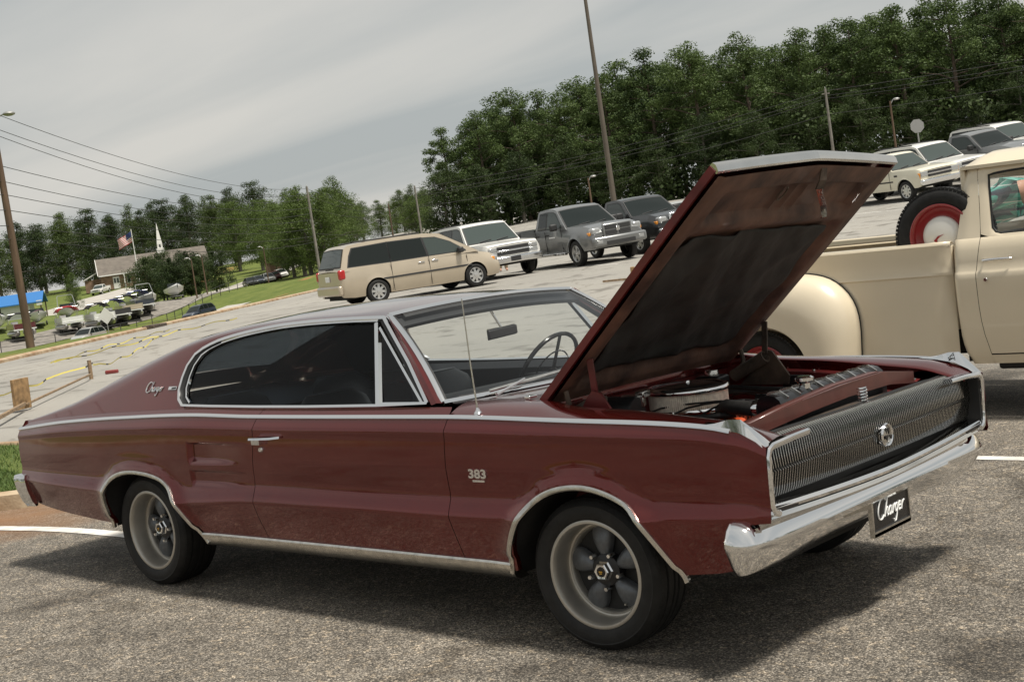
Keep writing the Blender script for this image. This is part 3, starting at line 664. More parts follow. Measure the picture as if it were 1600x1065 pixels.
# bumper
sec0 = [(-.030, .548), (.010, .545), (.040, .520), (.062, .478), (.066, .462), (.055, .440), (.020, .375), (-.012, .345), (-.03, .347), (.0, .40), (.02, .46), (-.01, .52)]
P = []
path = catmull([(3.645, -.938), (3.660, -.945), (3.680, -.934), (3.694, -.905), (3.705, -.84), (3.711, -.72), (3.715, -.5), (3.717, -.25), (3.718, 0)], 4)
path = path+[(x, -y) for x, y in reversed(path[:-1])]
m_ = len(path)
for i_, (x, y) in enumerate(path):
    a, b = path[max(i_-1, 0)], path[min(i_+1, m_-1)]; n = Vector((b[1]-a[1], -(b[0]-a[0]), 0)).normalized()
    k = .84+.08*ss(.35, .75, abs(y)); thin = .35+.65*ss(3.63, 3.69, x)
    P.append([Vector((x, y, .545-(.545-z)*k))+n*d*thin for d, z in sec0])
g = G().grid(P, closed_v=True, flip=True); nn = len(sec0); g.F += [tuple(range(nn)), tuple(range((m_-1)*nn, m_*nn))]
g.build('front_bumper', 'chrome', car, 45)
G().bx(3.48, 3.67, -.86, .86, .375, .56).build('front_valance', 'underbody', car, 0)
# plate in a frame under the bumper
pl = G().prism([(3.757, -.152, .330), (3.757, .152, .330), (3.757, .152, .470), (3.757, -.12, .470), (3.757, -.152, .44)], (.006, 0, 0)).build('show_plate', 'blackgloss', car, 0)
g = G().sweep([(3.763, -.155, .45), (3.763, -.155, .322), (3.763, .155, .322), (3.763, .155, .472)], [(-.007, -.012), (-.007, .006), (.007, .006), (.007, -.012)], (1, 0, 0)); g.bx(3.759, 3.769, -.155, .155, .314, .336)
g.build('plate_frame', 'chrome_worn', pl, 40)
stroke_script(pl, 'plate_script', (3.764, -.01, .398), (0, 1, .0), (0, 0, 1), (1, 0, 0), .036, 'decal_white', .0034)
# ---- engine bay
g = G().prism([(3.60, -.70, .795), (3.62, -.30, .825), (3.62, .0, .835), (3.62, .35, .832), (3.60, .62, .80), (3.60, .62, .845), (3.62, .30, .888), (3.62, -.05, .886), (3.61, -.40, .868), (3.60, -.70, .842)], (.012, 0, 0))
g.grid([[(3.612-.045*t, y, z+.002) for y, z in ((-.70, .842), (-.40, .868), (-.05, .886), (.30, .888), (.62, .845))] for t in (0, 1)])
g.build('radiator_support', 'support', car, 30, solid=.004)
G().grid([[(x, y, .782+.02*(1-(y/.7)**2)-.01*k) for y in lin(-.66, .66, 9)] for k, x in enumerate((3.62, 3.66, 3.70, 3.73))]).build('front_pan', 'rust', car, 30, solid=.006)
g = G().bx(3.47, 3.58, -.40, .40, .45, .83); g.build('radiator', 'trim_black', car, bevel=.008)
P = G().sweep([(3.525, -.42, .86), (3.525, .42, .86)], [(.055*math.cos(a), .045*math.sin(a)) for a in lin(0, 2*math.pi, 13)[:-1]], (0, 0, 1)); rt = P.build('radiator_tank', 'blackgloss', car, 50)
for i in range(9): G().sweep([(3.468, -.36+.09*i, .86), (3.495, -.36+.09*i, .902), (3.54, -.36+.09*i, .908), (3.575, -.36+.09*i, .885)], [(-.004, -.004), (-.004, .006), (.004, .006), (.004, -.004)], (0, 0, 1)).build('tank_rib', 'chrome_worn', rt, 30)
G().lathe([(.001, .018), (.026, .018), (.036, .012), (.036, .0), (.022, -.01), (.022, -.03)], (3.545, -.175, .925), 'z', 12).build('radiator_cap', 'chrome', car, 30)
g = G(); tb = [(3.52+.0, -.36, .83), (3.42, -.36, .845), (3.30, -.30, .84), (3.20, -.20, .83), (3.12, -.12, .80)]; g.tube(tb, .030, 10); g.build('radiator_hose', 'rubber', car, 60)
G().lathe([(.034, -.012), (.037, 0), (.034, .012)], (3.44, -.36, .845), 'x', 14).build('hose_clamp', 'chrome', car)
ac = Vector((2.885, -.01, .0))
g = G().lathe([(.001, .905), (.03, .903), (.10, .898), (.150, .892), (.158, .889)], (ac.x, ac.y, 0), 'z', 40); lid = g.build('air_cleaner_lid', 'blackgloss', car, 60)
G().lathe([(.150, .895), (.158, .897), (.176, .890), (.180, .880), (.178, .870), (.160, .872), (.15, .886)], (ac.x, ac.y, 0), 'z', 48).build('lid_rim', 'chrome', lid, 60)
G().lathe([(.001, .914), (.010, .913), (.012, .908), (.012, .903)], (ac.x, ac.y, 0), 'z', 10).build('wing_nut', 'chrome', lid)
g = G(); rows = []
for k in range(240):
    a = 2*math.pi*k/240; r_ = .170 if k % 2 else .164; rows.append([(ac.x+r_*math.cos(a), ac.y+r_*math.sin(a), z) for z in (.872, .802)])
g.grid(rows, closed_u=True).build('air_filter', 'filter', car, 0)
G().lathe([(.172, .803), (.176, .795), (.15, .788), (.05, .78)], (ac.x, ac.y, 0), 'z', 32).build('air_cleaner_base', 'chrome', car)
g = G(); 
for i in range(6): g.tube([(3.10+.02*i, -.16+.03*i, .74), (3.10+.02*i, -.16+.03*i, .80+.01*(i % 3))], .014, 8)
g.build('carburetor_linkage', 'chrome_worn', car)
g = G().bx(2.72, 3.36, -.22, .22, .42, .70); g.build('engine_block', 'orange', car, bevel=.02)
for s in (-1, 1):
    g = G().box((3.0, s*.24, .72), (.56, .15, .09), Matrix.Rotation(s*R(-25), 3, 'X')); g.build('valve_cover', 'orange', car, bevel=.02)
G().bx(2.66, 3.62, -.66, .66, .38, .42).build('bay_floor', 'underbody', car, 0)
g = G().lathe([(.001, .10), (.055, .10), (.06, .09), (.06, -.06), (.03, -.08)], (2.78, -.37, .84), 'x', 14); wm = g.build('wiper_motor', 'trim_black', car)
G().box((2.83, -.33, .875), (.10, .07, .05), .5).box((2.86, -.30, .90), (.04, .09, .03), .3).build('wiper_motor_cover', 'chrome_worn', wm, bevel=.005)
G().bx(3.30, 3.50, .42, .60, .62, .83).build('battery', 'trim_black', car, bevel=.01)
g = G().tube([(3.30, -.28, .74), (3.36, -.1, .80), (3.38, .1, .80), (3.3, .3, .74)], .014, 6).tube([(2.75, .1, .86), (3.0, .26, .82), (3.3, .3, .78), (3.45, .45, .84)], .010, 6); g.build('ignition_cables', 'black', car)
g = G().tube([(3.69+.018*math.cos(a), .0+.018*math.sin(a), .80+.07*a/(2*math.pi*6)) for a in lin(0, 2*math.pi*6, 70)], .0035, 5); g.build('latch_spring', 'chrome', car)
for k_, pts_ in enumerate((((2.70, -.30, .84), (2.80, -.34, .80), (3.0, -.36, .78), (3.2, -.30, .76)), ((2.70, -.24, .86), (2.82, -.28, .82), (3.05, -.31, .80), (3.25, -.22, .80)), ((2.70, .25, .86), (2.85, .30, .84), (3.1, .33, .82), (3.4, .40, .80)))):
    G().tube(catmull([Vector(p)[:] for p in pts_], 4), .013, 7).build('heater_hose', 'rubber', car, 60)
for k_ in range(8):
    s_ = -1 if k_ < 4 else 1; x_ = 2.80+.13*(k_ % 4); G().tube(catmull([(3.30, .02*s_, .80), (3.22, .10*s_, .84), (x_+.06, .18*s_, .82), (x_, .27*s_, .76), (x_, .31*s_, .68)], 3), .0045, 5).build('spark_lead', 'black', car, 60)
mc = G().bx(2.67, 2.80, .36, .46, .80, .88).build('master_cylinder', 'trim_black', car, bevel=.012); G().lathe([(.001, .905), (.03, .903), (.034, .89), (.034, .88)], (2.735, .41, 0), 'z', 14).build('cylinder_cap', 'chrome_worn', mc)
G().lathe([(.001, -.06), (.026, -.06), (.028, .05), (.012, .06), (.012, .075), (.001, .076)], (3.18, .16, .80), 'x', 14).build('ignition_coil', 'trim_black', car)
G().bx(2.95, 3.07, .655, .667, .74, .84).build('voltage_regulator', 'trim_black', car, bevel=.006)
for k_ in range(6):
    for s_ in (-1, 1): G().lathe([(.001, .006), (.007, .006), (.008, 0)], (2.78+.16*k_, s_*.69, ip([(2.69, .940-.047), (2.86, .915-.047), (3.15, .897-.047), (3.43, .868-.047), (3.6, .848-.047)])(2.78+.16*k_)), 'z', 6).build('fender_bolt', 'chrome_worn', car)
# ---- the raised hood (hinge edge -> front edge)
HA = Vector((2.655, 0, .948)); HD = Vector((3.566-2.655, 0, 1.768-.948)); HL = HD.length; HD.normalize(); HN = Vector((-HD.z, 0, HD.x))
hw_ = sm([(0, .700), (.4, .708), (1.0, .712), (1.21, .705)])
def hp(u, t, d=0):
    crown = .012*(1-t*t); u = u+max(0, (u-.9)/.3255)*.034*(1-math.sqrt(t*t+.002))
    return HA+HD*(u*HL/1.2255)+Vector((0, t*hw_(u), 0))+HN*(crown+d)
hood = G().grid([[hp(u, t) for t in lin(-1, 1, 23)] for u in lin(-.02, 1.2255, 22)], flip=True).build('hood', 'paint', car, 45)
g = G()
for s in (-1, 1): g.sweep([hp(u, s, -.014) for u in lin(-.015, 1.215, 14)], [(-.012, -.016), (-.012, .014), (.004, .014), (.004, -.016)], HN)
g.sweep([hp(.0, t, -.014) for t in lin(-.99, .99, 9)], [(-.012, -.014), (-.012, .012), (.012, .012), (.012, -.014)], HN); g.build('hood_flange', 'paint_dull', hood, 30)
# pressed inner panel: stepped surface with a tray in the middle
P = []
def inner(u, t):
    e = ss(.05, .13, u)*(1-ss(.86, .93, u))*ss(-.86, -.78, t)*(1-ss(.78, .86, t))       # tray
    e2 = ss(.95, .985, u)*(1-ss(1.09, 1.12, u))*ss(-.80, -.74, t)*(1-ss(.74, .80, t))
    d = -.050+.034*e+.028*e2
    if .97 < u < 1.10:
        for c0 in (-.12, .0, .12): d -= .012*math.exp(-((t-c0)/.025)**2)
    return d+.008*(abs(t) > .93)
us = sorted(set(list(np.linspace(.005, 1.20, 46))+[.05, .09, .13, .86, .90, .93, .95, .97, .985, 1.09, 1.105, 1.12]))
for u in us: P.append([hp(u, t, inner(u, t)) for t in lin(-.975, .975, 79)])
G().grid(P).build('hood_inner_panel', 'hood_inner', hood, 30)
def padz(u, t):
    return -.026-.009*math.sin(u*13+t*5)*math.sin(t*9-u*4)-.004*math.sin(u*31+t*17)*math.sin(t*23)-.014*max(0, math.sin(3.2*u+5.1*t+.8))**6-.012*max(0, math.sin(7*u-6*t))**8
P = []
for u in lin(.13, .87, 40):
    w_ = .775-.05*ss(.82, .87, u)-.05*(1-ss(.13, .18, u)); P.append([hp(u, t*w_, padz(u, t*w_)) for t in lin(-1, 1, 50)])
G().grid(P).build('hood_insulation', 'pad', hood, 50, solid=.006)
g = G()
for s0, s1 in ((-1, .0), (0, 1)):
    ts = lin(s0, s1, 9); pts = [hp(1.2255-.005, t, -.012) for t in ts]
    g.sweep(pts, [(-.010, -.026), (-.015, .006), (-.004, .014), (.010, .012), (.012, -.004), (.002, -.026)], HN)
g.build('hood_lip_moulding', 'chrome_brushed', hood, 40)
g = G().sweep([hp(1.19, .10, -.045), hp(1.15, .10, -.075), hp(1.115, .11, -.085)], [(-.020, -.003), (-.020, .003), (.020, .003), (.020, -.003)], (0, 0, 1)); hl = g.build('hood_latch', 'rust', hood, 0)
G().sweep([hp(1.115, .11, -.083), hp(1.06, .20, -.115), hp(1.02, .27, -.125), hp(1.015, .24, -.14)], [(-.012, -.003), (-.012, .003), (.012, .003), (.012, -.003)], (0, 0, 1)).build('latch_hook', 'chrome_worn', hl, 0)
G().tube([hp(1.08+.03*math.cos(a), -.18+.03*math.sin(a), -.056) for a in lin(0, 5.4, 12)], .004, 5).build('safety_loop', 'rust', hood)
for s in (-1, 1):
    y = s*.655
    hg = G().prism([(2.73, y, .80), (2.99, y, .80), (3.00, y, .84), (2.92, y, .955), (2.88, y, .965), (2.85, y, .935), (2.78, y, .84)], (0, -s*.012, 0)); hgo = hg.build('hood_hinge', 'paint_dull' if s < 0 else 'rust', car, 0)
    a0 = Vector((2.885, y-s*.016, .945)); a1 = hp(.27, s*.93, -.05)
    G().sweep([a0, a1], [(-.014, -.004), (-.014, .004), (.014, .004), (.014, -.004)], (0, 1, 0)).build('hinge_arm', 'paint_dull' if s < 0 else 'rust', hgo, 0)
    b0 = Vector((2.78, y-s*.02, .86)); b1 = hp(.08, s*.93, -.05)
    G().tube([b0, b0+Vector((-.03, 0, .02)), b1+Vector((.01, 0, -.05)), b1], .011, 7).build('hinge_link', 'rust', hgo, 50)
    c0 = Vector((2.715, y-s*.035, .845)); c1 = Vector((2.90, y-s*.035, .935)); ax = (c1-c0); L_ = ax.length; ax.normalize(); e1 = Vector((0, 1, 0)); e2 = ax.cross(e1)
    G().tube([c0+ax*L_*k/(26*12)+(e1*math.cos(2*math.pi*k/12)+e2*math.sin(2*math.pi*k/12))*.026 for k in range(26*12+1)], .0042, 4).build('hinge_spring', 'rust', hgo, 60)
# ---- wheels
def make_wheel():
    root = link('wheel', bpy.data.meshes.new('m'), None, car)
    hub = G().lathe([(.062, .02), (.062, -.030), (.052, -.036), (.001, -.036)], (0, 0, 0), 'y', 24); root.data = mesh(hub.V, hub.F, 35); root.data.materials.append(M['trim_black'])
    tp = [(.190, -.085), (.206, -.100), (.213, -.107), (.226, -.114), (.245, -.117), (.262, -.115), (.264, -.1165), (.267, -.1165), (.269, -.114), (.281, -.106), (.290, -.093), (.2945, -.080), (.2962, -.066), (.289, -.064), (.289, -.054), (.2972, -.052), (.2978, -.022), (.290, -.020), (.290, -.010), (.298, -.008)]
    tp = tp+[(r, -y) for r, y in reversed(tp)]
    g = G().lathe(tp, n=96); tyre = g.build('tyre', 'rubber', root, 40)
    tb = G()                                                     # shoulder tread blocks
    for k in range(64):
        a = 2*math.pi*k/64
        for sgn in (-1, 1):
            pts = []
            for da, r0, r1, y in ((0, .285, .2915, .0935), (.06, .285, .2915, .0935), (.085, .290, .2975, .066), (.02, .290, .2975, .066)):
                pts.append((a+da*sgn, r0, r1, y*sgn))
            kk = len(tb.V); tb.V += [(r1*math.cos(q), y, r1*math.sin(q)) for q, r0, r1, y in pts]+[(r0*math.cos(q), y, r0*math.sin(q)) for q, r0, r1, y in pts]
            tb.F += [(kk, kk+1, kk+2, kk+3), (kk, kk+4, kk+5, kk+1), (kk+1, kk+5, kk+6, kk+2), (kk+2, kk+6, kk+7, kk+3), (kk+3, kk+7, kk+4, kk)]
    tb.build('tread_blocks', 'rubber', root, 0, kind='stuff')
    rp = [(.207, -.092), (.2115, -.101), (.210, -.106), (.205, -.1085), (.197, -.107), (.193, -.101), (.189, -.088), (.184, -.050), (.182, -.020), (.176, -.018), (.170, -.021), (.166, -.016), (.163, .0), (.160, .09), (.19, .1)]
    G().lathe(rp, n=72).build('rim', 'alloy', root, 45)
    G().lathe([(.165, .010), (.05, .012)], n=40).build('brake_backing', 'black', root, 0)
    for k in range(5):
        a = R(96+72*k); er = Vector((math.cos(a), 0, math.sin(a))); et = Vector((-math.sin(a), 0, math.cos(a))); rows = []
        for i in range(11):
            u = i/10; r_ = .045+.122*u; wd = .018+.030*math.sin(math.pi*min(u*1.02, 1)*.62)**1.3*(1 if u < .85 else 1-.35*((u-.85)/.15)**2)
            dep = -.022-.020*math.sin(math.pi*min(u*.9+.08, 1))
            rows.append([er*r_*1.0+et*wd*math.cos(b)+Vector((0, .004+(dep+.0)*math.sin(b)**.7 if math.sin(b) > 0 else .008, 0)) for b in lin(0, math.pi, 9)])
        g = G().grid(rows); g.build('spoke', 'spoke', root, 60)
    g = G()
    for k in range(5):
        a = R(132+72*k); g.lathe([(.001, -.058), (.007, -.058), (.009, -.052), (.009, -.03)], (.068*math.cos(a), 0, .068*math.sin(a)), n=6)
    for k in range(5):
        a = R(132+72*k); o = G().lathe([(.001, -.056), (.0075, -.056), (.010, -.050), (.010, -.02)], (.070*math.cos(a), 0, .070*math.sin(a)), n=6).build('lug_nut', 'chrome', root, 30)
    cap = G().lathe([(.040, -.030), (.040, -.040), (.034, -.045), (.034, -.062), (.030, -.066), (.022, -.064), (.001, -.064)], n=6); capo = cap.build('hub_cap', 'chrome', root, 20)
    G().lathe([(.020, -.0645), (.018, -.0665), (.001, -.0668)], n=20).build('cap_badge', 'blackgloss', capo)
    G().bx(-.008, .008, -.0676, -.0668, -.002, .004).bx(-.005, .006, -.0676, -.0668, -.008, -.004).build('cap_mark', 'gold', capo, 0)
    a = R(300); G().tube([(.150*math.cos(a), -.0, .150*math.sin(a)), (.148*math.cos(a), -.034, .148*math.sin(a))], .0035, 6).build('valve_stem', 'alloy', root)
    return root
wh = make_wheel()
WT = .295
for i, (x, s) in enumerate(((2.972, -1), (0, -1), (2.972, 1), (0, 1))):
    o = wh if i == 0 else copy_tree(wh, car)
    o.location = (x, s*.769, WT); o.rotation_euler = (0, R(-9) if x == 0 and s < 0 else 0, (0 if s < 0 else math.pi)+(.05 if x > 1 else 0))
# ---- interior
vx = 'vinyl'
g = G().grid([[(x, y, z) for x, z in ((2.33, .93), (2.10, .955), (1.98, .95), (1.93, .92), (1.92, .80), (1.98, .62))] for y in lin(-.78, .78, 9)]); g.build('dashboard', vx, car, 30)
for s in (-1, 1):
    g = G().grid([[(x, s*(.845 if z > .9 else .80), z) for z in (.935, .90, .78, .5, .3)] for x in lin(.35, 2.25, 8)]); g.build('door_card', vx, car, 30)
    for x0, nm in ((1.12, 'front_seat'), (.30, 'rear_seat')):
        P = []
        for z, xk, hwid in ((.38, 0, .25), (.62, -.03, .26), (.80, -.08, .25), (.90, -.12, .22), (.945, -.15, .15)):
            P.append([(x0+xk+.05*math.cos(a)*(1 if z < .94 else .6), s*.38+hwid*math.sin(a)*(1 if abs(math.sin(a)) < .9 else 1), z) for a in lin(0, 2*math.pi, 17)[:-1]])
        g = G().grid(P, closed_v=True); g.F.append(tuple(range(4*16, 5*16))); g.box((x0+.25, s*.38, .42), (.48, .5, .14)); seat = g.build(nm, vx, car, 60, bevel=.01)
        g = G()
        for k in range(7): g.tube([(x0+.055-.04*(z-.4)/.5-(.05 if z > .8 else 0), s*.38+(-.18+.06*k), z) for z in (.50, .62, .80)], .006, 4)
        g.build('seat_pleats', vx, seat)
G().bx(.1, 2.3, -.80, .80, .30, .34).build('carpet', 'black', car, 0)
G().grid([[(x, y, z) for x, z in ((.25, .84), (-.2, .86), (-.9, .86))] for y in lin(-.78, .78, 4)]).build('parcel_shelf', vx, car)
sw = Vector((1.80, .36, .935)); ax = Vector((-.86, 0, .5)).normalized(); e1 = Vector((0, 1, 0)); e2 = ax.cross(e1)
g = G().tube([sw+(e1*math.cos(a)+e2*math.sin(a))*.205 for a in lin(0, 2*math.pi, 37)[:-1]], .011, 8, closed=True); st = g.build('steering_wheel', 'blackgloss', car)
G().tube([sw+(e1*math.cos(a)+e2*math.sin(a))*.12-ax*.02 for a in lin(0, 2*math.pi, 31)[:-1]], .004, 5, closed=True).build('horn_ring', 'chrome', st)
g = G()
for a in (R(0), R(180), R(270)): g.tube([sw-ax*.03, sw+(e1*math.cos(a)+e2*math.sin(a))*.2], .009, 6)
g.tube([sw-ax*.02, sw-ax*.30], .03, 8); g.build('steering_column', 'blackgloss', st)
g = G().sweep([(1.845, -.10, 1.165-.004), (1.845, .10, 1.17)], [(-.026, -.010), (-.020, .010), (.020, .010), (.026, -.010)], (1, 0, 0)); mi = g.build('rear_view_mirror', 'trim_black', car, bevel=.004)
G().bx(1.831, 1.8345, -.092, .092, 1.145, 1.190).build('mirror_glass', 'chrome', mi, 0)
G().tube([(1.84, 0, 1.19), (1.80, -.03, 1.29)], .006, 6).build('mirror_stem', 'chrome', mi)
# rear glass (behind, between the sails)
P = []
for x in lin(-.75, .35, 14):
    zr = ZR(x)+.001; P.append([(x, y*min(.60, YB(x)-.54*(ZR(x)-ZB(x))-.03), zr-.04*y*y*.8+.003) for y in lin(-1, 1, 9)])
G().grid(P, flip=True).build('rear_window', 'glass_dark', car, 50)
# ---- small outside fittings
dh = PAN['d', -1]
yh = yside(1.12, .80)
G().sweep([(1.05, -yh-.030, .806), (1.12, -yh-.033, .808), (1.20, -yh-.026, .810), (1.245, -yh-.004, .812)], [(-.016, -.004), (-.016, .004), (.006, .006), (.010, -.004)], (0, 0, 1)).box((1.085, -yh-.012, .790), (.06, .03, .022)).build('door_handle', 'chrome', dh, 40)
G().lathe([(.001, -.012), (.009, -.012), (.013, -.006), (.013, .004)], (1.096, -yside(1.096, .754), .754), n=14).build('door_lock', 'chrome', dh)
bm_ = text_mesh('383', .058, .003, 0, .0022); o = link('engine_badge', bm_, 'chrome', PAN['f', -1]); o.rotation_euler = (R(90), 0, 0); o.scale = (1.15, .85, 1); o.location = (2.482, -yside(2.48, .675)-.004, .678)
G().bx(2.45, 2.515, -yside(2.48, .65)-.005, -yside(2.48, .65)+.002, .646, .654).build('badge_bar', 'chrome', PAN['f', -1], 0)
nS = Vector((0, -1, .54)).normalized()
q = Vector((.095, -(YB(.095)-.54*(1.036-ZB(.095))+.002), 1.036))
q = q+Vector((0, 0, 0))
stroke_script(roof, 'script_badge', q, (1, -.012, .02), (0, .475, .88), nS, .026, 'chrome', .0032, .2)
q2 = Vector((.272, -(YB(.272)-.54*(1.037-ZB(.272))+.003), 1.037))
e = Vector((0, .475, .88)).normalized(); f_ = Vector((1, 0, 0))
G().prism([q2-f_*.036-e*.008, q2+f_*.036-e*.008, q2+f_*.036+e*.010, q2-f_*.036+e*.010], nS*.004).build('sail_badge', 'chrome', roof, 0)
G().prism([q2-f_*.008+nS*.0042-e*.005, q2+f_*.030+nS*.0042-e*.004, q2+f_*.030+nS*.0042+e*.006, q2-f_*.004+nS*.0042+e*.003], nS*.001).build('sail_badge_inlay', 'black', roof, 0)
ab = Vector((2.453, -.862, .905))
g = G().tube([ab, ab+Vector((-.012, 0, .20)), ab+Vector((-.024, .004, .47))], [.0042, .0032, .0024], 7); an = g.build('antenna', 'chrome_worn', car)
G().lathe([(.018, 0), (.018, .008), (.008, .02), (.006, .03)], ab, 'z', 12).build('antenna_base', 'chrome', an)
for y0, y1 in ((-.62, -.16), (.10, .56)):
    a = Vector((2.30, y0, .968)); b = Vector((2.325, y1, .990)); g = G().tube([Vector((2.36, y0-.02, .955)), a.lerp(b, .45)+Vector((.01, 0, .012))], [.007, .005], 6)
    wa = g.build('wiper_arm', 'chrome', car); G().sweep([a, b], [(-.006, -.004), (-.006, .004), (.006, .004), (.006, -.004)], (.6, 0, .8)).build('wiper_blade', 'chrome_worn', wa)
G().box((2.60, -.70, .952), (.03, .05, .012)).build('washer_nozzle', 'chrome', car, bevel=.003)
# ================================================================== cream step-side pickup parked beyond
tk = thing('vintage_pickup', 'cream vintage stepside pickup with a red rimmed spare tyre in its bed', 'truck')
TY = 4.5; TW = 1.72                     # near face and width
zr_ = lambda v: v
# bed: near side, far side, floor, tailgate and front wall
def bed_side(y, s):
    rows = []
    for x in lin(-.25, 2.135, 14):
        rows.append([(x, y+s*.05, 1.262), (x, y+s*.03, 1.275), (x, y, 1.272), (x, y-s*.008, 1.255), (x, y, 1.235), (x, y+s*.004, 1.06), (x, y, 1.042), (x, y+s*.012, 1.030), (x, y+s*.014, .72), (x, y+s*.014, .42), (x, y+s*.05, .40)])
    return G().grid(rows, flip=(s < 0)).build('bed_side', 'cream', tk, 30, solid=.006)
bed_side(TY, 1)
bed_side(TY+TW, -1)
G().bx(-.25, 2.135, TY+.03, TY+TW-.03, .60, .64).build('bed_floor', 'underbody', tk, 0)
G().bx(2.10, 2.132, TY+.03, TY+TW-.03, .60, 1.25).build('bed_front', 'cream', tk, bevel=.008)
G().bx(-.27, -.235, TY+.05, TY+TW-.05, .60, 1.22).build('tailgate', 'cream', tk, bevel=.01)
G().bx(.0, 2.0, TY+TW-.16, TY+TW-.052, 1.28, 1.335).build('far_bed_rail', 'cream', tk, bevel=.012)
# rear fenders: swollen shell between welt outline and wheel opening
welt = catmull([(-.36, .50), (-.34, .78), (-.22, 1.00), (.05, 1.11), (.40, 1.145), (.80, 1.14), (1.02, 1.12), (1.18, 1.07), (1.30, .97), (1.365, .85), (1.385, .70), (1.375, .48)], 5)
opn = catmull([(.02, .47), (.05, .58), (.14, .69), (.30, .755), (.52, .775), (.72, .755), (.88, .70), (.99, .60), (1.06, .47)], 5)
def interp_loop(L, n):
    P_ = np.array(L); d = np.r_[0, np.cumsum(np.hypot(*np.diff(P_, axis=0).T))]; q = np.linspace(0, d[-1], n); return [(float(np.interp(t, d, P_[:, 0])), float(np.interp(t, d, P_[:, 1]))) for t in q]
for s, y0 in ((-1, TY), (1, TY+TW)):
    A, B = interp_loop(welt, 44), interp_loop(opn, 44); rows = []
    for a, b in zip(A, B):
        r_ = []
        for t in lin(0, 1, 13):
            th = t*math.pi/2; k = 1-math.cos(th)**1.0; bulge = .27*math.sin(min(t*1.25, 1)*math.pi/2)**.8
            r_.append((a[0]+(b[0]-a[0])*k, y0+s*(bulge+.002), a[1]+(b[1]-a[1])*k))
        r_.append((b[0], y0+s*.25, b[1]+.004)); r_.append((b[0], y0+s*.02, b[1]+.02)); rows.append(r_)
    fo = G().grid(rows, flip=(s > 0)).build('rear_fender', 'cream', tk, 50)
    G().tube([(x, y0+s*.006, z) for x, z in A], .0075, 6).build('fender_welt', 'black', fo, 60)
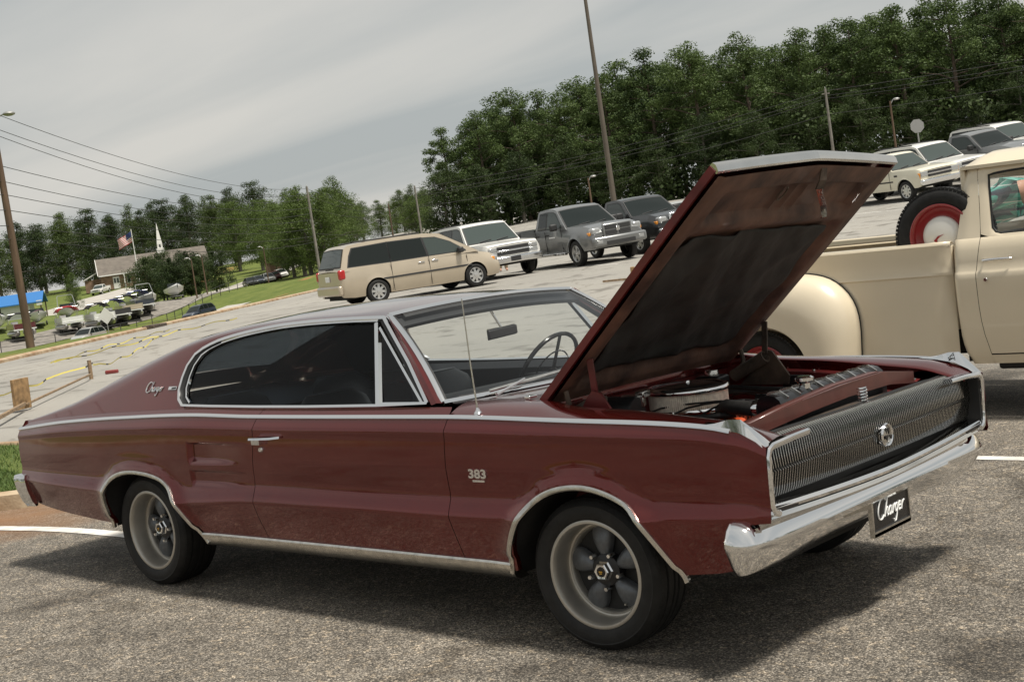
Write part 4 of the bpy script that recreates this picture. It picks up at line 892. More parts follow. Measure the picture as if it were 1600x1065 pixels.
# cab: lower shell with door, greenhouse pillars, roof
CX0, CX1 = 2.15, 3.62
def cab_y(z):                           # outward bow of the cab side (distance inside TY)
    return float(np.interp(z, [.38, .46, .60, .80, 1.0, 1.04, 1.06, 1.2, 1.26, 1.29, 1.76, 1.82], [.06, .02, -.015, -.045, -.055, -.05, -.035, -.025, -.005, .02, .13, .16]))
DX = sm([(.38, 2.372), (.46, 2.362), (.7, 2.330), (1.02, 2.325), (1.27, 2.355), (1.5, 2.345), (1.78, 2.325)])
for s, Y in ((-1, TY), (1, TY+TW)):
    def cy(z): return Y-s*cab_y(z)
    zs = [.385, .40, .43, .46, .53, .6, .7, .8, .9, 1.0, 1.03, 1.045, 1.06, 1.12, 1.2, 1.25, 1.275, 1.285]
    rear = lambda z: 2.155+.012*ss(.6, .4, z)+.03*(1-ss(.38, .50, z))
    P = [[(rear(z)+(DX(z)-.004-rear(z))*u, cy(z)-s*(.035*(1-ss(0, .22, u))**2), z) for z in zs] for u in lin(0, 1, 9)]
    P.insert(0, [(rear(z)+.006, cy(z)-s*.10, z) for z in zs])
    G().grid(P, flip=(s < 0)).build('cab_corner', 'cream', tk, 40)
    zd = [z for z in zs if z > .45]
    dr = G().grid([[(x if i else DX(z), cy(z), z) for z in zd] for i, x in enumerate([DX(1)]+lin(2.42, 3.36, 12))], flip=(s < 0)).build('door', 'cream', tk, 40)
    G().grid([[(DX(z)+dx_, cy(z)-s*.012, z) for z in zs] for dx_ in (-.02, .03)]).build('shut_line', 'black', tk, 0)
    G().grid([[(x, cy(z), z) for z in (.385, .40, .43, .450)] for x in lin(2.36, 3.6, 6)], flip=(s < 0)).build('sill', 'cream', tk, 40)
    G().grid([[(x, cy(.452)-s*.012, z) for z in (.44, .462)] for x in (2.36, 3.6)]).build('door_gap', 'black', tk, 0)
    # rear quarter pillar and door window frame
    zq = lin(1.284, 1.80, 8)
    P = [[(2.165+.055*(z-1.28)/.5+.002, cy(z)-s*.07, z) for z in zq]]+[[(2.17+.065*(z-1.28)/.5+(DX(z)-.004-2.17-.065*(z-1.28)/.5)*u, cy(z)-s*(.025*(1-ss(0, .4, u))), z) for z in zq] for u in lin(0, 1, 6)]
    G().grid(P, flip=(s < 0)).build('cab_pillar', 'cream', tk, 40)
    wl = catmull([(2.435, 1.345), (2.415, 1.55), (2.405, 1.68), (2.43, 1.722), (2.75, 1.735), (3.10, 1.72), (3.22, 1.60), (3.30, 1.36), (3.26, 1.300), (2.85, 1.302), (2.47, 1.300)], 4)
    wl = wl+[wl[0]]
    ol = [(DX(1.29), 1.285), (DX(1.5), 1.5), (DX(1.7), 1.70), (DX(1.775), 1.775), (2.75, 1.785), (3.12, 1.775), (3.28, 1.62), (3.40, 1.36), (3.38, 1.287), (2.85, 1.285)]
    # ring between outer and inner loops
    W_ = interp_loop(wl, 60)[:-1]; O_ = []
    c0 = (2.83, 1.53)
    ring = interp_loop(ol+[ol[0]], 400)
    angs = np.array([math.atan2(z-c0[1], x-c0[0]) for x, z in ring])
    for x, z in W_:
        a = math.atan2(z-c0[1], x-c0[0]); k = int(np.argmin(np.abs(np.angle(np.exp(1j*(angs-a)))))); O_.append(ring[k])
    G().grid([[(o[0], cy(o[1]), o[1]), (o[0]*.3+i[0]*.7, cy(o[1]*.3+i[1]*.7), o[1]*.3+i[1]*.7), (i[0], cy(i[1])-s*.012, i[1])] for o, i in zip(O_, W_)], closed_u=True, flip=(s > 0)).build('window_frame', 'cream', dr, 40)
    G().tube([(x, cy(z)-s*.014, z) for x, z in W_], .009, 6, closed=True).build('window_rubber', 'black', dr)
    G().add([(x, cy(z)-s*.018, z) for x, z in W_], [tuple(range(len(W_)))]).build('window_glass', 'glass_clear', dr, 0)
    yh_ = cy(1.125)
    G().tube([(2.375, yh_-s*-.008, 1.122), (2.39, yh_+s*.028, 1.124), (2.47, yh_+s*.030, 1.128), (2.56, yh_+s*.026, 1.128), (2.582, yh_+s*.012, 1.126)], [.012, .013, .010, .009, .006], 8).build('door_handle', 'chrome', dr, 60)
    G().lathe([(.001, s*.014), (.012, s*.014), (.017, s*.006), (.017, 0)], (2.395, cy(.99), .99), n=14).build('door_lock', 'chrome', dr)
# cab rear wall, roof, windshield frame, interior
ym = TY+TW/2
G().grid([[(2.165+.03*(z-1.2 if z > 1.2 else 0), ym+t*(TW/2-cab_y(z)-.06), z) for z in (.40, .8, 1.2, 1.34)] for t in lin(-1, 1, 7)]).build('cab_back', 'cream', tk)
P = []
for u in lin(0, 1, 15):
    x = 2.222+1.05*u; r_ = []
    for t in lin(-1, 1, 15):
        e = (1-abs(t)**6); f_ = min(1, u*7)*min(1, (1-u)*6); f_ = math.sin(min(f_, 1)*math.pi/2)
        r_.append((x-.012*(1-f_), ym+t*(TW/2-.128+.02*f_), 1.782+.115*(e**.8)*(.25+.75*f_)))
    P.append(r_)
G().grid(P).build('roof', 'cream', tk, 60)
g = G()
for s in (-1, 1): g.sweep([(2.21+1.06*u, ym+s*(TW/2-.118), 1.782) for u in lin(0, 1, 5)], [(-.012, -.014), (-.012, .012), (.012, .012), (.012, -.014)], (0, s, 0))
g.build('drip_rail', 'cream', tk, 30, kind='stuff')
G().add([(2.215, ym-.55, 1.36), (2.215, ym+.55, 1.36), (2.235, ym+.52, 1.70), (2.235, ym-.52, 1.70)], [(0, 1, 2, 3)]).build('rear_window', 'glass_clear', tk, 0)
for y0, y1, z0, z1 in ((-.78, -.55, 1.30, 1.79), (.55, .78, 1.30, 1.79), (-.6, .6, 1.70, 1.79), (-.75, .75, 1.2, 1.36)): G().bx(2.19, 2.23, ym+y0*.93, ym+y1*.93, z0, z1).build('cab_back_panel', 'cream', tk, bevel=.01)
for s in (-1, 1): G().sweep([(3.28, ym+s*(TW/2-.13), 1.79), (3.48, ym+s*(TW/2-.02), 1.28)], [(-.03, -.03), (-.03, .03), (.03, .03), (.03, -.03)], (0, 1, 0)).build('windshield_pillar', 'cream', tk)
G().add([(3.48, ym-.78, 1.29), (3.48, ym+.78, 1.29), (3.29, ym+.68, 1.77), (3.29, ym-.68, 1.77)], [(0, 1, 2, 3)]).build('windshield', 'glass_clear', tk, 0)
G().bx(2.24, 2.42, ym-.72, ym+.72, .80, 1.30).bx(2.3, 2.85, ym-.72, ym+.72, .72, .88).build('bench_seat', 'vinyl', tk, bevel=.04)
G().bx(3.2, 3.5, ym-.78, ym+.78, 1.05, 1.28).build('dashboard', 'trim_black', tk, bevel=.03)
G().bx(2.16, 3.6, ym-.76, ym+.76, .40, .44).build('cab_floor', 'underbody', tk, 0)
# nose beyond the frame: hood, front fenders
P = []
for x, zt_, w_ in ((3.52, 1.27, .80), (3.9, 1.25, .79), (4.4, 1.20, .77), (4.8, 1.12, .74), (4.95, .98, .70)):
    P.append([(x, ym-w_-.03, .45), (x, ym-w_-.05, .8), (x, ym-w_, zt_-.12), (x, ym-w_*.8, zt_), (x, ym, zt_+.03), (x, ym+w_*.8, zt_), (x, ym+w_, zt_-.12), (x, ym+w_+.05, .8), (x, ym+w_+.03, .45)])
g = G().grid(P); g.F.append(tuple(range(4*9, 5*9))); g.build('nose', 'cream', tk, 50)
G().bx(4.95, 5.08, ym-.85, ym+.85, .42, .56).build('front_bumper', 'hubwhite', tk, bevel=.03)
G().bx(-.35, 4.8, ym-.42, ym-.34, .42, .54).bx(-.35, 4.8, ym+.34, ym+.42, .42, .54).build('chassis_rail', 'underbody', tk, 0, kind='stuff')
G().bx(2.36, 2.86, TY+.12, TY+.34, .335, .40).build('step_plate', 'black', tk, bevel=.02)
G().tube([(.55, TY, .37), (.55, TY+TW, .37)], .05, 8).build('rear_axle', 'underbody', tk)
def truck_wheel(nm, parent, red='red', spare=False):
    tp = [(.215, -.07), (.235, -.085), (.27, -.095), (.31, -.092), (.335, -.08), (.348, -.062), (.352, -.04), (.346, -.035), (.346, -.028), (.353, -.025), (.353, -.006), (.347, -.004)]
    tp = tp+[(r, -y) for r, y in reversed(tp)]
    t_ = G().lathe(tp, n=64).build(nm, 'rubber', parent, 40)
    tb = G()
    for k in range(72):
        a = 2*math.pi*k/72
        for sg in (-1, 1):
            kk = len(tb.V)
            for rr in (.3515, .335):
                tb.V += [(rr*math.cos(a), .083*sg, rr*math.sin(a)), (rr*math.cos(a+.07), .083*sg, rr*math.sin(a+.07)), ((rr+.003)*math.cos(a+.085), .045*sg, (rr+.003)*math.sin(a+.085)), ((rr+.003)*math.cos(a+.015), .045*sg, (rr+.003)*math.sin(a+.015))]
            tb.F += [(kk, kk+1, kk+2, kk+3)]+[(kk+i, kk+4+i, kk+4+(i+1) % 4, kk+(i+1) % 4) for i in range(4)]
    tb.build('tread_blocks', 'rubber', t_, 0, kind='stuff')
    G().lathe([(.232, -.078), (.236, -.092), (.228, -.096), (.218, -.088), (.205, -.060), (.17, -.045), (.14, -.052), (.12, -.05), (.001, -.05)], n=48).build('rim', red, t_, 40)
    G().lathe([(.140, -.050), (.146, -.062), (.135, -.080), (.10, -.096), (.05, -.104), (.001, -.106)], n=40).build('hub_cap', 'hubwhite', t_, 60)
    m1 = G().add([(-.022, -.108, -.05), (-.012, -.1085, -.005), (.02, -.106, .03), (.002, -.1085, -.002), (-.004, -.109, -.03), (.012, -.1075, -.052)], [(0, 1, 2, 3, 4, 5)]); m1.build('hub_mark', 'red', t_, 0, solid=.004)
    return t_
for x, y, s in ((.55, TY+.02, 0), (.55, TY+TW-.02, 1), (3.95, TY+.10, 0), (3.95, TY+TW-.10, 1)):
    o = truck_wheel('wheel', tk); o.location = (x, y, .353); o.rotation_euler = (0, 0, math.pi*s)
sp_ = truck_wheel('spare_tyre', None); sp_.location = (2.035, TY+.17, 1.318); sp_.rotation_euler = (0, .6, 0); tag(sp_, 'spare tyre with red rim and white hub cap standing in the cream pickup bed', 'tyre')
G().bx(1.40, 2.13, TY+TW+.01, TY+TW+.30, .395, .425).build('side_step', 'cream', tk, bevel=.008)
# ================================================================== other parked vehicles
pm('carglass', (.010, .014, .013), .04, 0, 0, spec=.4)
pm('carglass_light', (.055, .070, .066), .05, 0, 0, spec=.4)
pm('v_gold', (.52, .445, .34), .32, .35, .8, var=.04, vs=2); pm('v_white', (.74, .73, .69), .3, 0, .7, var=.03, vs=2); pm('v_silver', (.21, .215, .215), .35, .5, .8, var=.05, vs=2); pm('v_pewter', (.12, .125, .125), .35, .5, .8)
pm('v_black', (.016, .017, .018), .3, .1, .8); pm('v_cream', (.70, .66, .53), .32, 0, .6, var=.03, vs=2); pm('v_navy', (.03, .04, .06), .3, .2, .8); pm('v_ltsilver', (.48, .48, .46), .35, .4, .7); pm('v_maroon', (.10, .015, .02), .3, .2, .8)
pm('lamp_clear', (.42, .43, .43), .12, .3, .6); pm('lamp_amber', (.85, .32, .03), .25, 0, .5); pm('lamp_red', (.42, .015, .015), .2, 0, .7); pm('hubalu', (.62, .62, .61), .3, .8); pm('plastic', (.03, .03, .031), .6)
def vehicle(name, label, cat, sp, paint, loc, head, group=None, lod=1):
    hd = Vector((head[0], head[1], 0)).normalized(); lf = Vector((-hd.y, hd.x, 0)); wb = sp['wb']/2
    p = Vector((loc[0], loc[1], 0))
    zf, zr2 = gz(*(p+hd*wb)[:2]), gz(*(p-hd*wb)[:2]); zl_, zr3 = gz(*(p+lf*.8)[:2]), gz(*(p-lf*.8)[:2])
    X = (hd*2*wb+Vector((0, 0, zf-zr2))).normalized(); Y = (lf*1.6+Vector((0, 0, zl_-zr3))).normalized(); Z = X.cross(Y).normalized(); Y = Z.cross(X)
    root = bpy.data.objects.new(name, None); COL.objects.link(root); root.empty_display_size = .3
    root.matrix_world = Matrix.Translation((loc[0], loc[1], (zf+zr2)/2+sp.get('dz', 0))) @ Matrix((X, Y, Z)).transposed().to_4x4()
    tag(root, label, cat, group)
    st = sp['body']; xs_ = [q[0] for q in st]
    fz0, fz1, fw0, fw1, fw2 = [ip([(q[0], q[k]) for q in st]) for k in (1, 2, 3, 4, 5)]
    wr = sp['wr']; ra = wr*sp.get('arch', 1.16)
    def arch(x):
        z = 0
        for xw in (-wb, wb):
            if abs(x-xw) < ra: z = max(z, wr+math.sqrt(max(ra*ra-(x-xw)**2, 0))*1.0)
            if abs(x-xw) < ra and z < fz0(x): z = fz0(x)
        return z
    cols = set(np.linspace(xs_[0], xs_[-1], 40))|set(xs_)
    for xw in (-wb, wb): cols |= {xw+ra*math.cos(a) for a in lin(0, math.pi, 13)}|{xw-ra-.002, xw+ra+.002}
    cols = sorted(c for c in cols if xs_[0] <= c <= xs_[-1]); VV = [0, .04, .12, .25, .42, .58, .72, .86, 1]
    for_side = {}
    g = G()
    for s in (-1, 1):
        P = []
        for x in cols:
            z1 = fz1(x); z0 = max(fz0(x), min(arch(x), z1-.06)); col = []
            for v in VV:
                z = z1+(z0-z1)*v; f = (z1-z)/max(z1-fz0(x), .05)
                y = fw2(x)+(fw1(x)-fw2(x))*math.sin(min(f/.45, 1)*math.pi/2) if f < .45 else fw1(x)+(fw0(x)-fw1(x))*((f-.45)/.55)**2
                fl = 0
                for xw in (-wb, wb):
                    d = abs(math.hypot(x-xw, z-wr)-ra); fl = max(fl, math.exp(-(d/.05)**2)*sp.get('flare', .015))
                col.append((x, s*(y+fl), z))
            col.append((x, s*(abs(col[-1][1])-.12), col[-1][2]+.005)); P.append(col)
        g.grid(P, flip=(s > 0)); for_side[s] = P
    nT = 9
    if sp.get('deck', True): g.grid([[(x, fw2(x)*t, fz1(x)+sp.get('crown', .02)*(1-t*t)) for t in lin(-1, 1, nT)] for x in cols if not (sp.get('open') and sp['open'][0] < x < sp['open'][1])], flip=False)
    for e in (0, -1):
        a, b = for_side[-1][e][:-1], for_side[1][e][:-1]; k = len(g.V); n = len(a)
        mid = [(cols[e], 0, fz1(cols[e])+sp.get('crown', .02))]
        g.V += a+list(reversed(b)); g.F.append(tuple(range(k, k+2*n)))
    body = g.build('body', paint, root, 40)
    G().bx(xs_[0]+.2, xs_[-1]-.2, -.72, .72, fz0(0)-.02, fz0(0)+.12).build('underbody', 'underbody', root, 0)
    for xw in (-wb, wb):
        for s in (-1, 1):
            w_ = []
            for a in lin(0, math.pi, 11): w_.append([(xw+(ra-.004)*math.cos(a), s*(fw1(xw)-.03), wr+(ra-.004)*math.sin(a)), (xw+(ra-.004)*math.cos(a), s*.45, wr+(ra-.004)*math.sin(a))])
            gg = G().grid(w_); gg.add([q[1] for q in w_], [tuple(range(11))]); gg.build('wheel_well', 'black', root, 0)
    # greenhouse
    for cab in sp['cabs']:
        up = cab['top']; yb, k_ = cab['yb'], cab['k']; zb_ = cab['zb']
        def yy(z): return yb-k_*(z-zb_)
        g = G(); n = len(up)
        g.grid([[(x, t*yy(z), z+.025*(1-t*t)*(1 if z > zb_+.3 else 0)) for t in lin(-1, 1, 9)] for x, z in up])
        for s in (-1, 1):
            kk = len(g.V); g.V += [(x, s*yy(z), z) for x, z in up]; f = tuple(range(kk, kk+n)); g.F.append(f if s < 0 else f[::-1])
        co = g.build('cabin', paint, root, 30, bevel=.035)
        for (nm, poly, gm) in cab['win']:
            for s in (-1, 1):
                cx_ = sum(q[0] for q in poly)/len(poly); cz_ = sum(q[1] for q in poly)/len(poly); gp = [(cx_+(x-cx_)*1.05+math.copysign(.012, x-cx_), cz_+(z-cz_)*1.05+math.copysign(.012, z-cz_)) for x, z in poly]
                Gq = [(x, s*(yy(z)+.003), z) for x, z in gp]; G().add(Gq, [tuple(range(len(Gq))) if s < 0 else tuple(reversed(range(len(Gq))))]).build('window_seal', 'plastic', root, 0)
                Pq = [(x, s*(yy(z)+.006), z) for x, z in poly]; G().add(Pq, [tuple(range(len(Pq))) if s < 0 else tuple(reversed(range(len(Pq))))]).build(nm, gm, root, 0)
        for nm, (xa, za), (xb, zb2), gm in cab['ends']:
            P = []
            dxn = Vector((zb2-za, 0, -(xb-xa))); dxn = dxn.normalized(); dxn = dxn if (dxn.x > 0) == (nm == 'windshield') else -dxn
            for v in lin(.06, .93, 6):
                x, z = xa+(xb-xa)*v, za+(zb2-za)*v
                P.append([Vector((x, t*(yy(z)-.07), z+.025*(1-t*t)*(1 if z > zb_+.3 else 0)))+dxn*.008 for t in lin(-1, 1, 9)])
            G().grid(P).build(nm, gm, root, 40)
            P2 = [[Vector((q.x, q.y*1.045, q.z))-dxn*.004 for q in row] for row in P]; e0 = (P2[0][4]-P2[1][4]).normalized()*.035; P2 = [[q+e0 for q in P2[0]]]+P2+[[q-e0 for q in P2[-1]]]; G().grid(P2).build('window_seal', 'plastic', root, 40)
            if nm == 'windshield':
                for yw in (-.45, .15): G().tube([P[-1][4]+Vector((.0, yw, .0))+dxn*.02, P[-1][4]+Vector((-.05, yw+.42, .05))+dxn*.02], .012, 5).build('wiper', 'plastic', root)
    for nm, m_, c, d, *bv in sp.get('boxes', []):
        mt = paint if m_ == 'paint' else m_
        ys = (c[1], -c[1]) if c[1] else (0,)
        for y in ys: G().box((c[0], y, c[2]), d).build(nm, mt, root, bevel=(bv[0] if bv else min(d)*.22))
    tyre = G().lathe([(wr*.62, -.07), (wr*.66, -.10), (wr*.82, -.112), (wr*.94, -.10), (wr*.99, -.08), (wr, -.03), (wr, .03), (wr*.99, .08), (wr*.94, .1), (wr*.66, .1)], n=36)
    tm = mesh(tyre.V, tyre.F, 40); tm.materials.append(M['rubber'])
    rg = G().lathe([(wr*.66, -.095), (wr*.64, -.105), (wr*.60, -.10), (wr*.57, -.06), (wr*.55, .0)], n=32); rm = mesh(rg.V, rg.F, 40); rm.materials.append(M['hubalu'])
    sg = G()
    ns = sp.get('spokes', 5)
    for i in range(ns):
        a = 2*math.pi*i/ns+.3; e = Vector((math.cos(a), 0, math.sin(a))); t = Vector((-e.z, 0, e.x))
        w0, w1 = wr*.15, wr*(.17 if ns < 6 else .10)
        sg.prism([e*wr*.05+t*w0*.8+Vector((0, -.085, 0)), e*wr*.05-t*w0*.8+Vector((0, -.085, 0)), e*wr*.59-t*w1+Vector((0, -.075, 0)), e*wr*.59+t*w1+Vector((0, -.075, 0))], (0, .03, 0))
    sg.lathe([(wr*.16, -.07), (wr*.15, -.095), (.001, -.10)], n=14)
    smh = mesh(sg.V, sg.F, 30); smh.materials.append(M['hubalu'])
    bgm = G().lathe([(wr*.6, -.03), (.001, -.03)], n=20); bm2 = mesh(bgm.V, bgm.F, 0); bm2.materials.append(M['black'])
    for xw in (-wb, wb):
        for s in (-1, 1):
            o = link('wheel', tm, None, root); o.location = (xw, s*(fw1(xw)-.11), wr); o.rotation_euler = (0, random.uniform(0, 1), 0 if s < 0 else math.pi)
            link('rim', rm, None, o); link('wheel_spokes', smh, None, o); link('brake', bm2, None, o)
    return root
DG, LG = 'carglass', 'carglass_light'
VAN = dict(wb=3.03, wr=.335, arch=1.14, crown=.03, body=[(-2.58, .42, 1.02, .80, .90, .86), (-2.5, .30, 1.04, .88, .965, .93), (-2.2, .26, 1.06, .92, .995, .955), (0, .24, 1.05, .93, 1.0, .955), (1.2, .24, 1.04, .93, 1.0, .94), (1.7, .25, 1.00, .92, .99, .90), (2.1, .26, .92, .88, .95, .80), (2.35, .28, .82, .78, .86, .66), (2.47, .34, .66, .60, .68, .50)],
 cabs=[dict(yb=.955, k=.22, zb=1.03, top=[(-2.56, 1.0), (-2.50, 1.10), (-2.30, 1.62), (-2.18, 1.70), (-1.6, 1.735), (-.6, 1.745), (.2, 1.725), (.62, 1.66), (1.72, 1.01)],
  win=[('rear_side_window', [(-2.28, 1.12), (-2.18, 1.40), (-2.06, 1.60), (-1.05, 1.63), (-1.03, 1.10)], DG), ('sliding_door_window', [(-.99, 1.10), (-1.01, 1.63), (.02, 1.61), (.10, 1.10)], DG), ('front_door_window', [(.16, 1.10), (.08, 1.60), (.48, 1.57), (.86, 1.40), (1.28, 1.13), (1.28, 1.09)], LG)],
  ends=[('windshield', (.64, 1.66), (1.70, 1.03), DG), ('rear_window', (-2.31, 1.62), (-2.50, 1.12), LG)])],
 boxes=[('tail_light', 'lamp_red', (-2.50, .905, .93), (.20, .14, .27), .04), ('rear_bumper', 'paint', (-2.58, 0, .50), (.14, 1.86, .28), .05), ('licence_plate', 'decal_white', (-2.60, 0, .84), (.03, .32, .15)), ('head_light', 'lamp_clear', (2.20, .74, .74), (.28, .26, .16), .05), ('turn_light', 'lamp_amber', (2.16, .86, .74), (.14, .06, .10)), ('grille', 'plastic', (2.42, 0, .70), (.06, .8, .16)), ('door_handle', 'chrome', (.30, .985, .94), (.20, .03, .04)), ('door_handle', 'chrome', (-.12, .985, .94), (.20, .03, .04)), ('side_moulding', 'plastic', (.05, .998, .66), (2.75, .025, .05)), ('side_mirror', 'plastic', (1.10, 1.05, 1.12), (.16, .20, .16), .04), ('roof_rail', 'plastic', (-.9, .62, 1.77), (2.0, .04, .04)), ('roof_rail_bar', 'plastic', (-1.5, 0, 1.785), (.06, 1.24, .03)), ('roof_rail_bar', 'plastic', (-.3, 0, 1.785), (.06, 1.24, .03)), ('rear_wiper', 'plastic', (-2.50, .12, 1.10), (.02, .40, .03)), ('door_seam', 'black', (-1.04, .993, .68), (.012, .015, .8)), ('door_seam', 'black', (.12, .993, .68), (.012, .015, .8)), ('door_seam', 'black', (1.30, .985, .62), (.012, .02, .68))], spokes=8)
RAM = dict(wb=3.57, wr=.40, arch=1.20, crown=.03, flare=.03, open=(-2.95, -.98), body=[(-3.0, .55, 1.30, .90, .96, .93), (-2.9, .50, 1.33, .93, .985, .95), (-1.0, .45, 1.33, .94, .99, .95), (-.95, .45, 1.20, .94, .99, .95), (.9, .45, 1.20, .94, 1.0, .94), (1.25, .45, 1.24, .93, 1.0, .88), (2.2, .45, 1.20, .92, .99, .83), (2.55, .45, 1.12, .90, .96, .80), (2.75, .45, 1.02, .84, .90, .76), (2.8, .48, .94, .80, .86, .72)],
 cabs=[dict(yb=.945, k=.27, zb=1.18, top=[(-.95, 1.16), (-.93, 1.30), (-.80, 1.82), (-.70, 1.87), (-.2, 1.895), (.25, 1.87), (.48, 1.81), (1.28, 1.18)],
  win=[('rear_door_window', [(-.75, 1.28), (-.68, 1.76), (-.18, 1.78), (-.18, 1.27)], DG), ('front_door_window', [(-.10, 1.27), (-.10, 1.78), (.30, 1.76), (.46, 1.70), (.92, 1.30), (.92, 1.26)], LG)],
  ends=[('windshield', (.50, 1.81), (1.27, 1.20), DG), ('rear_window', (-.80, 1.80), (-.94, 1.28), DG)])],
 boxes=[('bed_wall', 'black', (-2.0, .80, 1.10), (1.9, .04, .42)), ('bed_floor', 'black', (-2.0, 0, .85), (1.9, 1.6, .04)), ('tailgate', 'paint', (-2.97, 0, 1.08), (.06, 1.5, .44)), ('grille_surround', 'paint', (2.80, 0, .99), (.10, 1.02, .38), .04), ('grille_opening', 'plastic', (2.845, .24, 1.07), (.05, .40, .13)), ('grille_opening', 'plastic', (2.845, .24, .91), (.05, .40, .13)), ('grille_badge', 'chrome', (2.865, 0, 1.0), (.03, .12, .14)), ('head_light', 'lamp_clear', (2.66, .72, 1.00), (.26, .30, .20), .05), ('turn_light', 'lamp_amber', (2.60, .88, .93), (.20, .08, .10)), ('front_bumper', 'v_silver', (2.86, 0, .66), (.22, 1.86, .30), .07), ('bumper_intake', 'plastic', (2.97, 0, .60), (.03, 1.0, .12)), ('fog_light', 'lamp_clear', (2.95, .72, .66), (.05, .18, .10)), ('side_mirror', 'plastic', (.72, 1.10, 1.30), (.14, .26, .22), .05), ('door_handle', 'plastic', (-.02, .985, 1.08), (.20, .04, .05)), ('door_handle', 'plastic', (-.72, .985, 1.08), (.20, .04, .05)), ('side_step', 'chrome', (.1, 1.0, .44), (2.1, .12, .08)), ('door_seam', 'black', (-.14, .99, .82), (.014, .02, .76)), ('door_seam', 'black', (-.84, .985, .84), (.014, .02, .76)), ('door_seam', 'black', (.98, .985, .84), (.014, .02, .74)), ('door_lettering', 'decal_white', (.34, .999, .985), (.42, .008, .035), .002)])
RAM_OLD = dict(RAM); RAM_OLD.update(wb=3.1, cabs=[dict(yb=.935, k=.27, zb=1.18, top=[(-.80, 1.16), (-.76, 1.30), (-.66, 1.78), (-.56, 1.82), (-.1, 1.84), (.25, 1.81), (.42, 1.76), (1.15, 1.18)],
  win=[('front_door_window', [(-.52, 1.27), (-.47, 1.72), (.18, 1.73), (.36, 1.67), (.82, 1.30), (.82, 1.26)], LG)], ends=[('windshield', (.44, 1.76), (1.14, 1.20), DG), ('rear_window', (-.66, 1.76), (-.78, 1.28), DG)])],
 boxes=[b for b in RAM['boxes'] if b[0] not in ('door_lettering', 'side_step', 'grille_surround', 'front_bumper')]+[('grille_surround', 'chrome', (2.80, 0, .99), (.10, 1.0, .40), .04), ('front_bumper', 'chrome', (2.86, 0, .62), (.22, 1.9, .26), .06)])
SUV = dict(wb=3.0, wr=.37, arch=1.18, crown=.02, flare=.015, body=[(-2.35, .50, 1.12, .92, .96, .94), (-2.3, .42, 1.15, .93, .975, .95), (0, .40, 1.14, .94, .98, .95), (.85, .40, 1.13, .94, .98, .95), (1.2, .42, 1.13, .93, .975, .93), (2.2, .42, 1.07, .92, .97, .90), (2.38, .45, 1.04, .90, .95, .86), (2.42, .50, 1.00, .88, .93, .84)],
 cabs=[dict(yb=.945, k=.24, zb=1.13, top=[(-2.33, 1.10), (-2.30, 1.25), (-2.16, 1.74), (-2.06, 1.80), (-1.0, 1.84), (0, 1.83), (.25, 1.80), (.40, 1.75), (1.06, 1.13)],
  win=[('cargo_window', [(-2.10, 1.24), (-2.02, 1.70), (-1.10, 1.73), (-1.10, 1.22)], DG), ('rear_door_window', [(-1.02, 1.22), (-1.02, 1.73), (-.30, 1.73), (-.28, 1.21)], DG), ('front_door_window', [(-.20, 1.21), (-.22, 1.73), (.16, 1.72), (.34, 1.67), (.74, 1.26), (.74, 1.21)], LG)],
  ends=[('windshield', (.42, 1.75), (1.05, 1.15), LG), ('rear_window', (-2.16, 1.72), (-2.31, 1.22), DG)])],
 boxes=[('grille', 'plastic', (2.41, 0, .83), (.06, 1.10, .28)), ('grille_bar', 'chrome', (2.44, 0, .83), (.04, 1.12, .05)), ('head_light', 'lamp_clear', (2.40, .70, .90), (.08, .30, .12)), ('park_light', 'lamp_clear', (2.40, .70, .76), (.08, .30, .12)), ('front_bumper', 'chrome', (2.46, 0, .55), (.20, 1.90, .22), .05), ('licence_plate', 'plastic', (2.565, 0, .56), (.02, .34, .15)), ('side_mirror', 'plastic', (.62, 1.08, 1.22), (.12, .22, .18), .04), ('door_handle', 'plastic', (-.12, .975, 1.02), (.16, .03, .04)), ('door_seam', 'black', (-.24, .976, .78), (.012, .015, .7)), ('door_seam', 'black', (.80, .97, .78), (.012, .015, .68)), ('roof_rail', 'plastic', (-1.0, .58, 1.865), (1.9, .04, .04)), ('rear_bumper', 'chrome', (-2.42, 0, .55), (.16, 1.88, .20))])
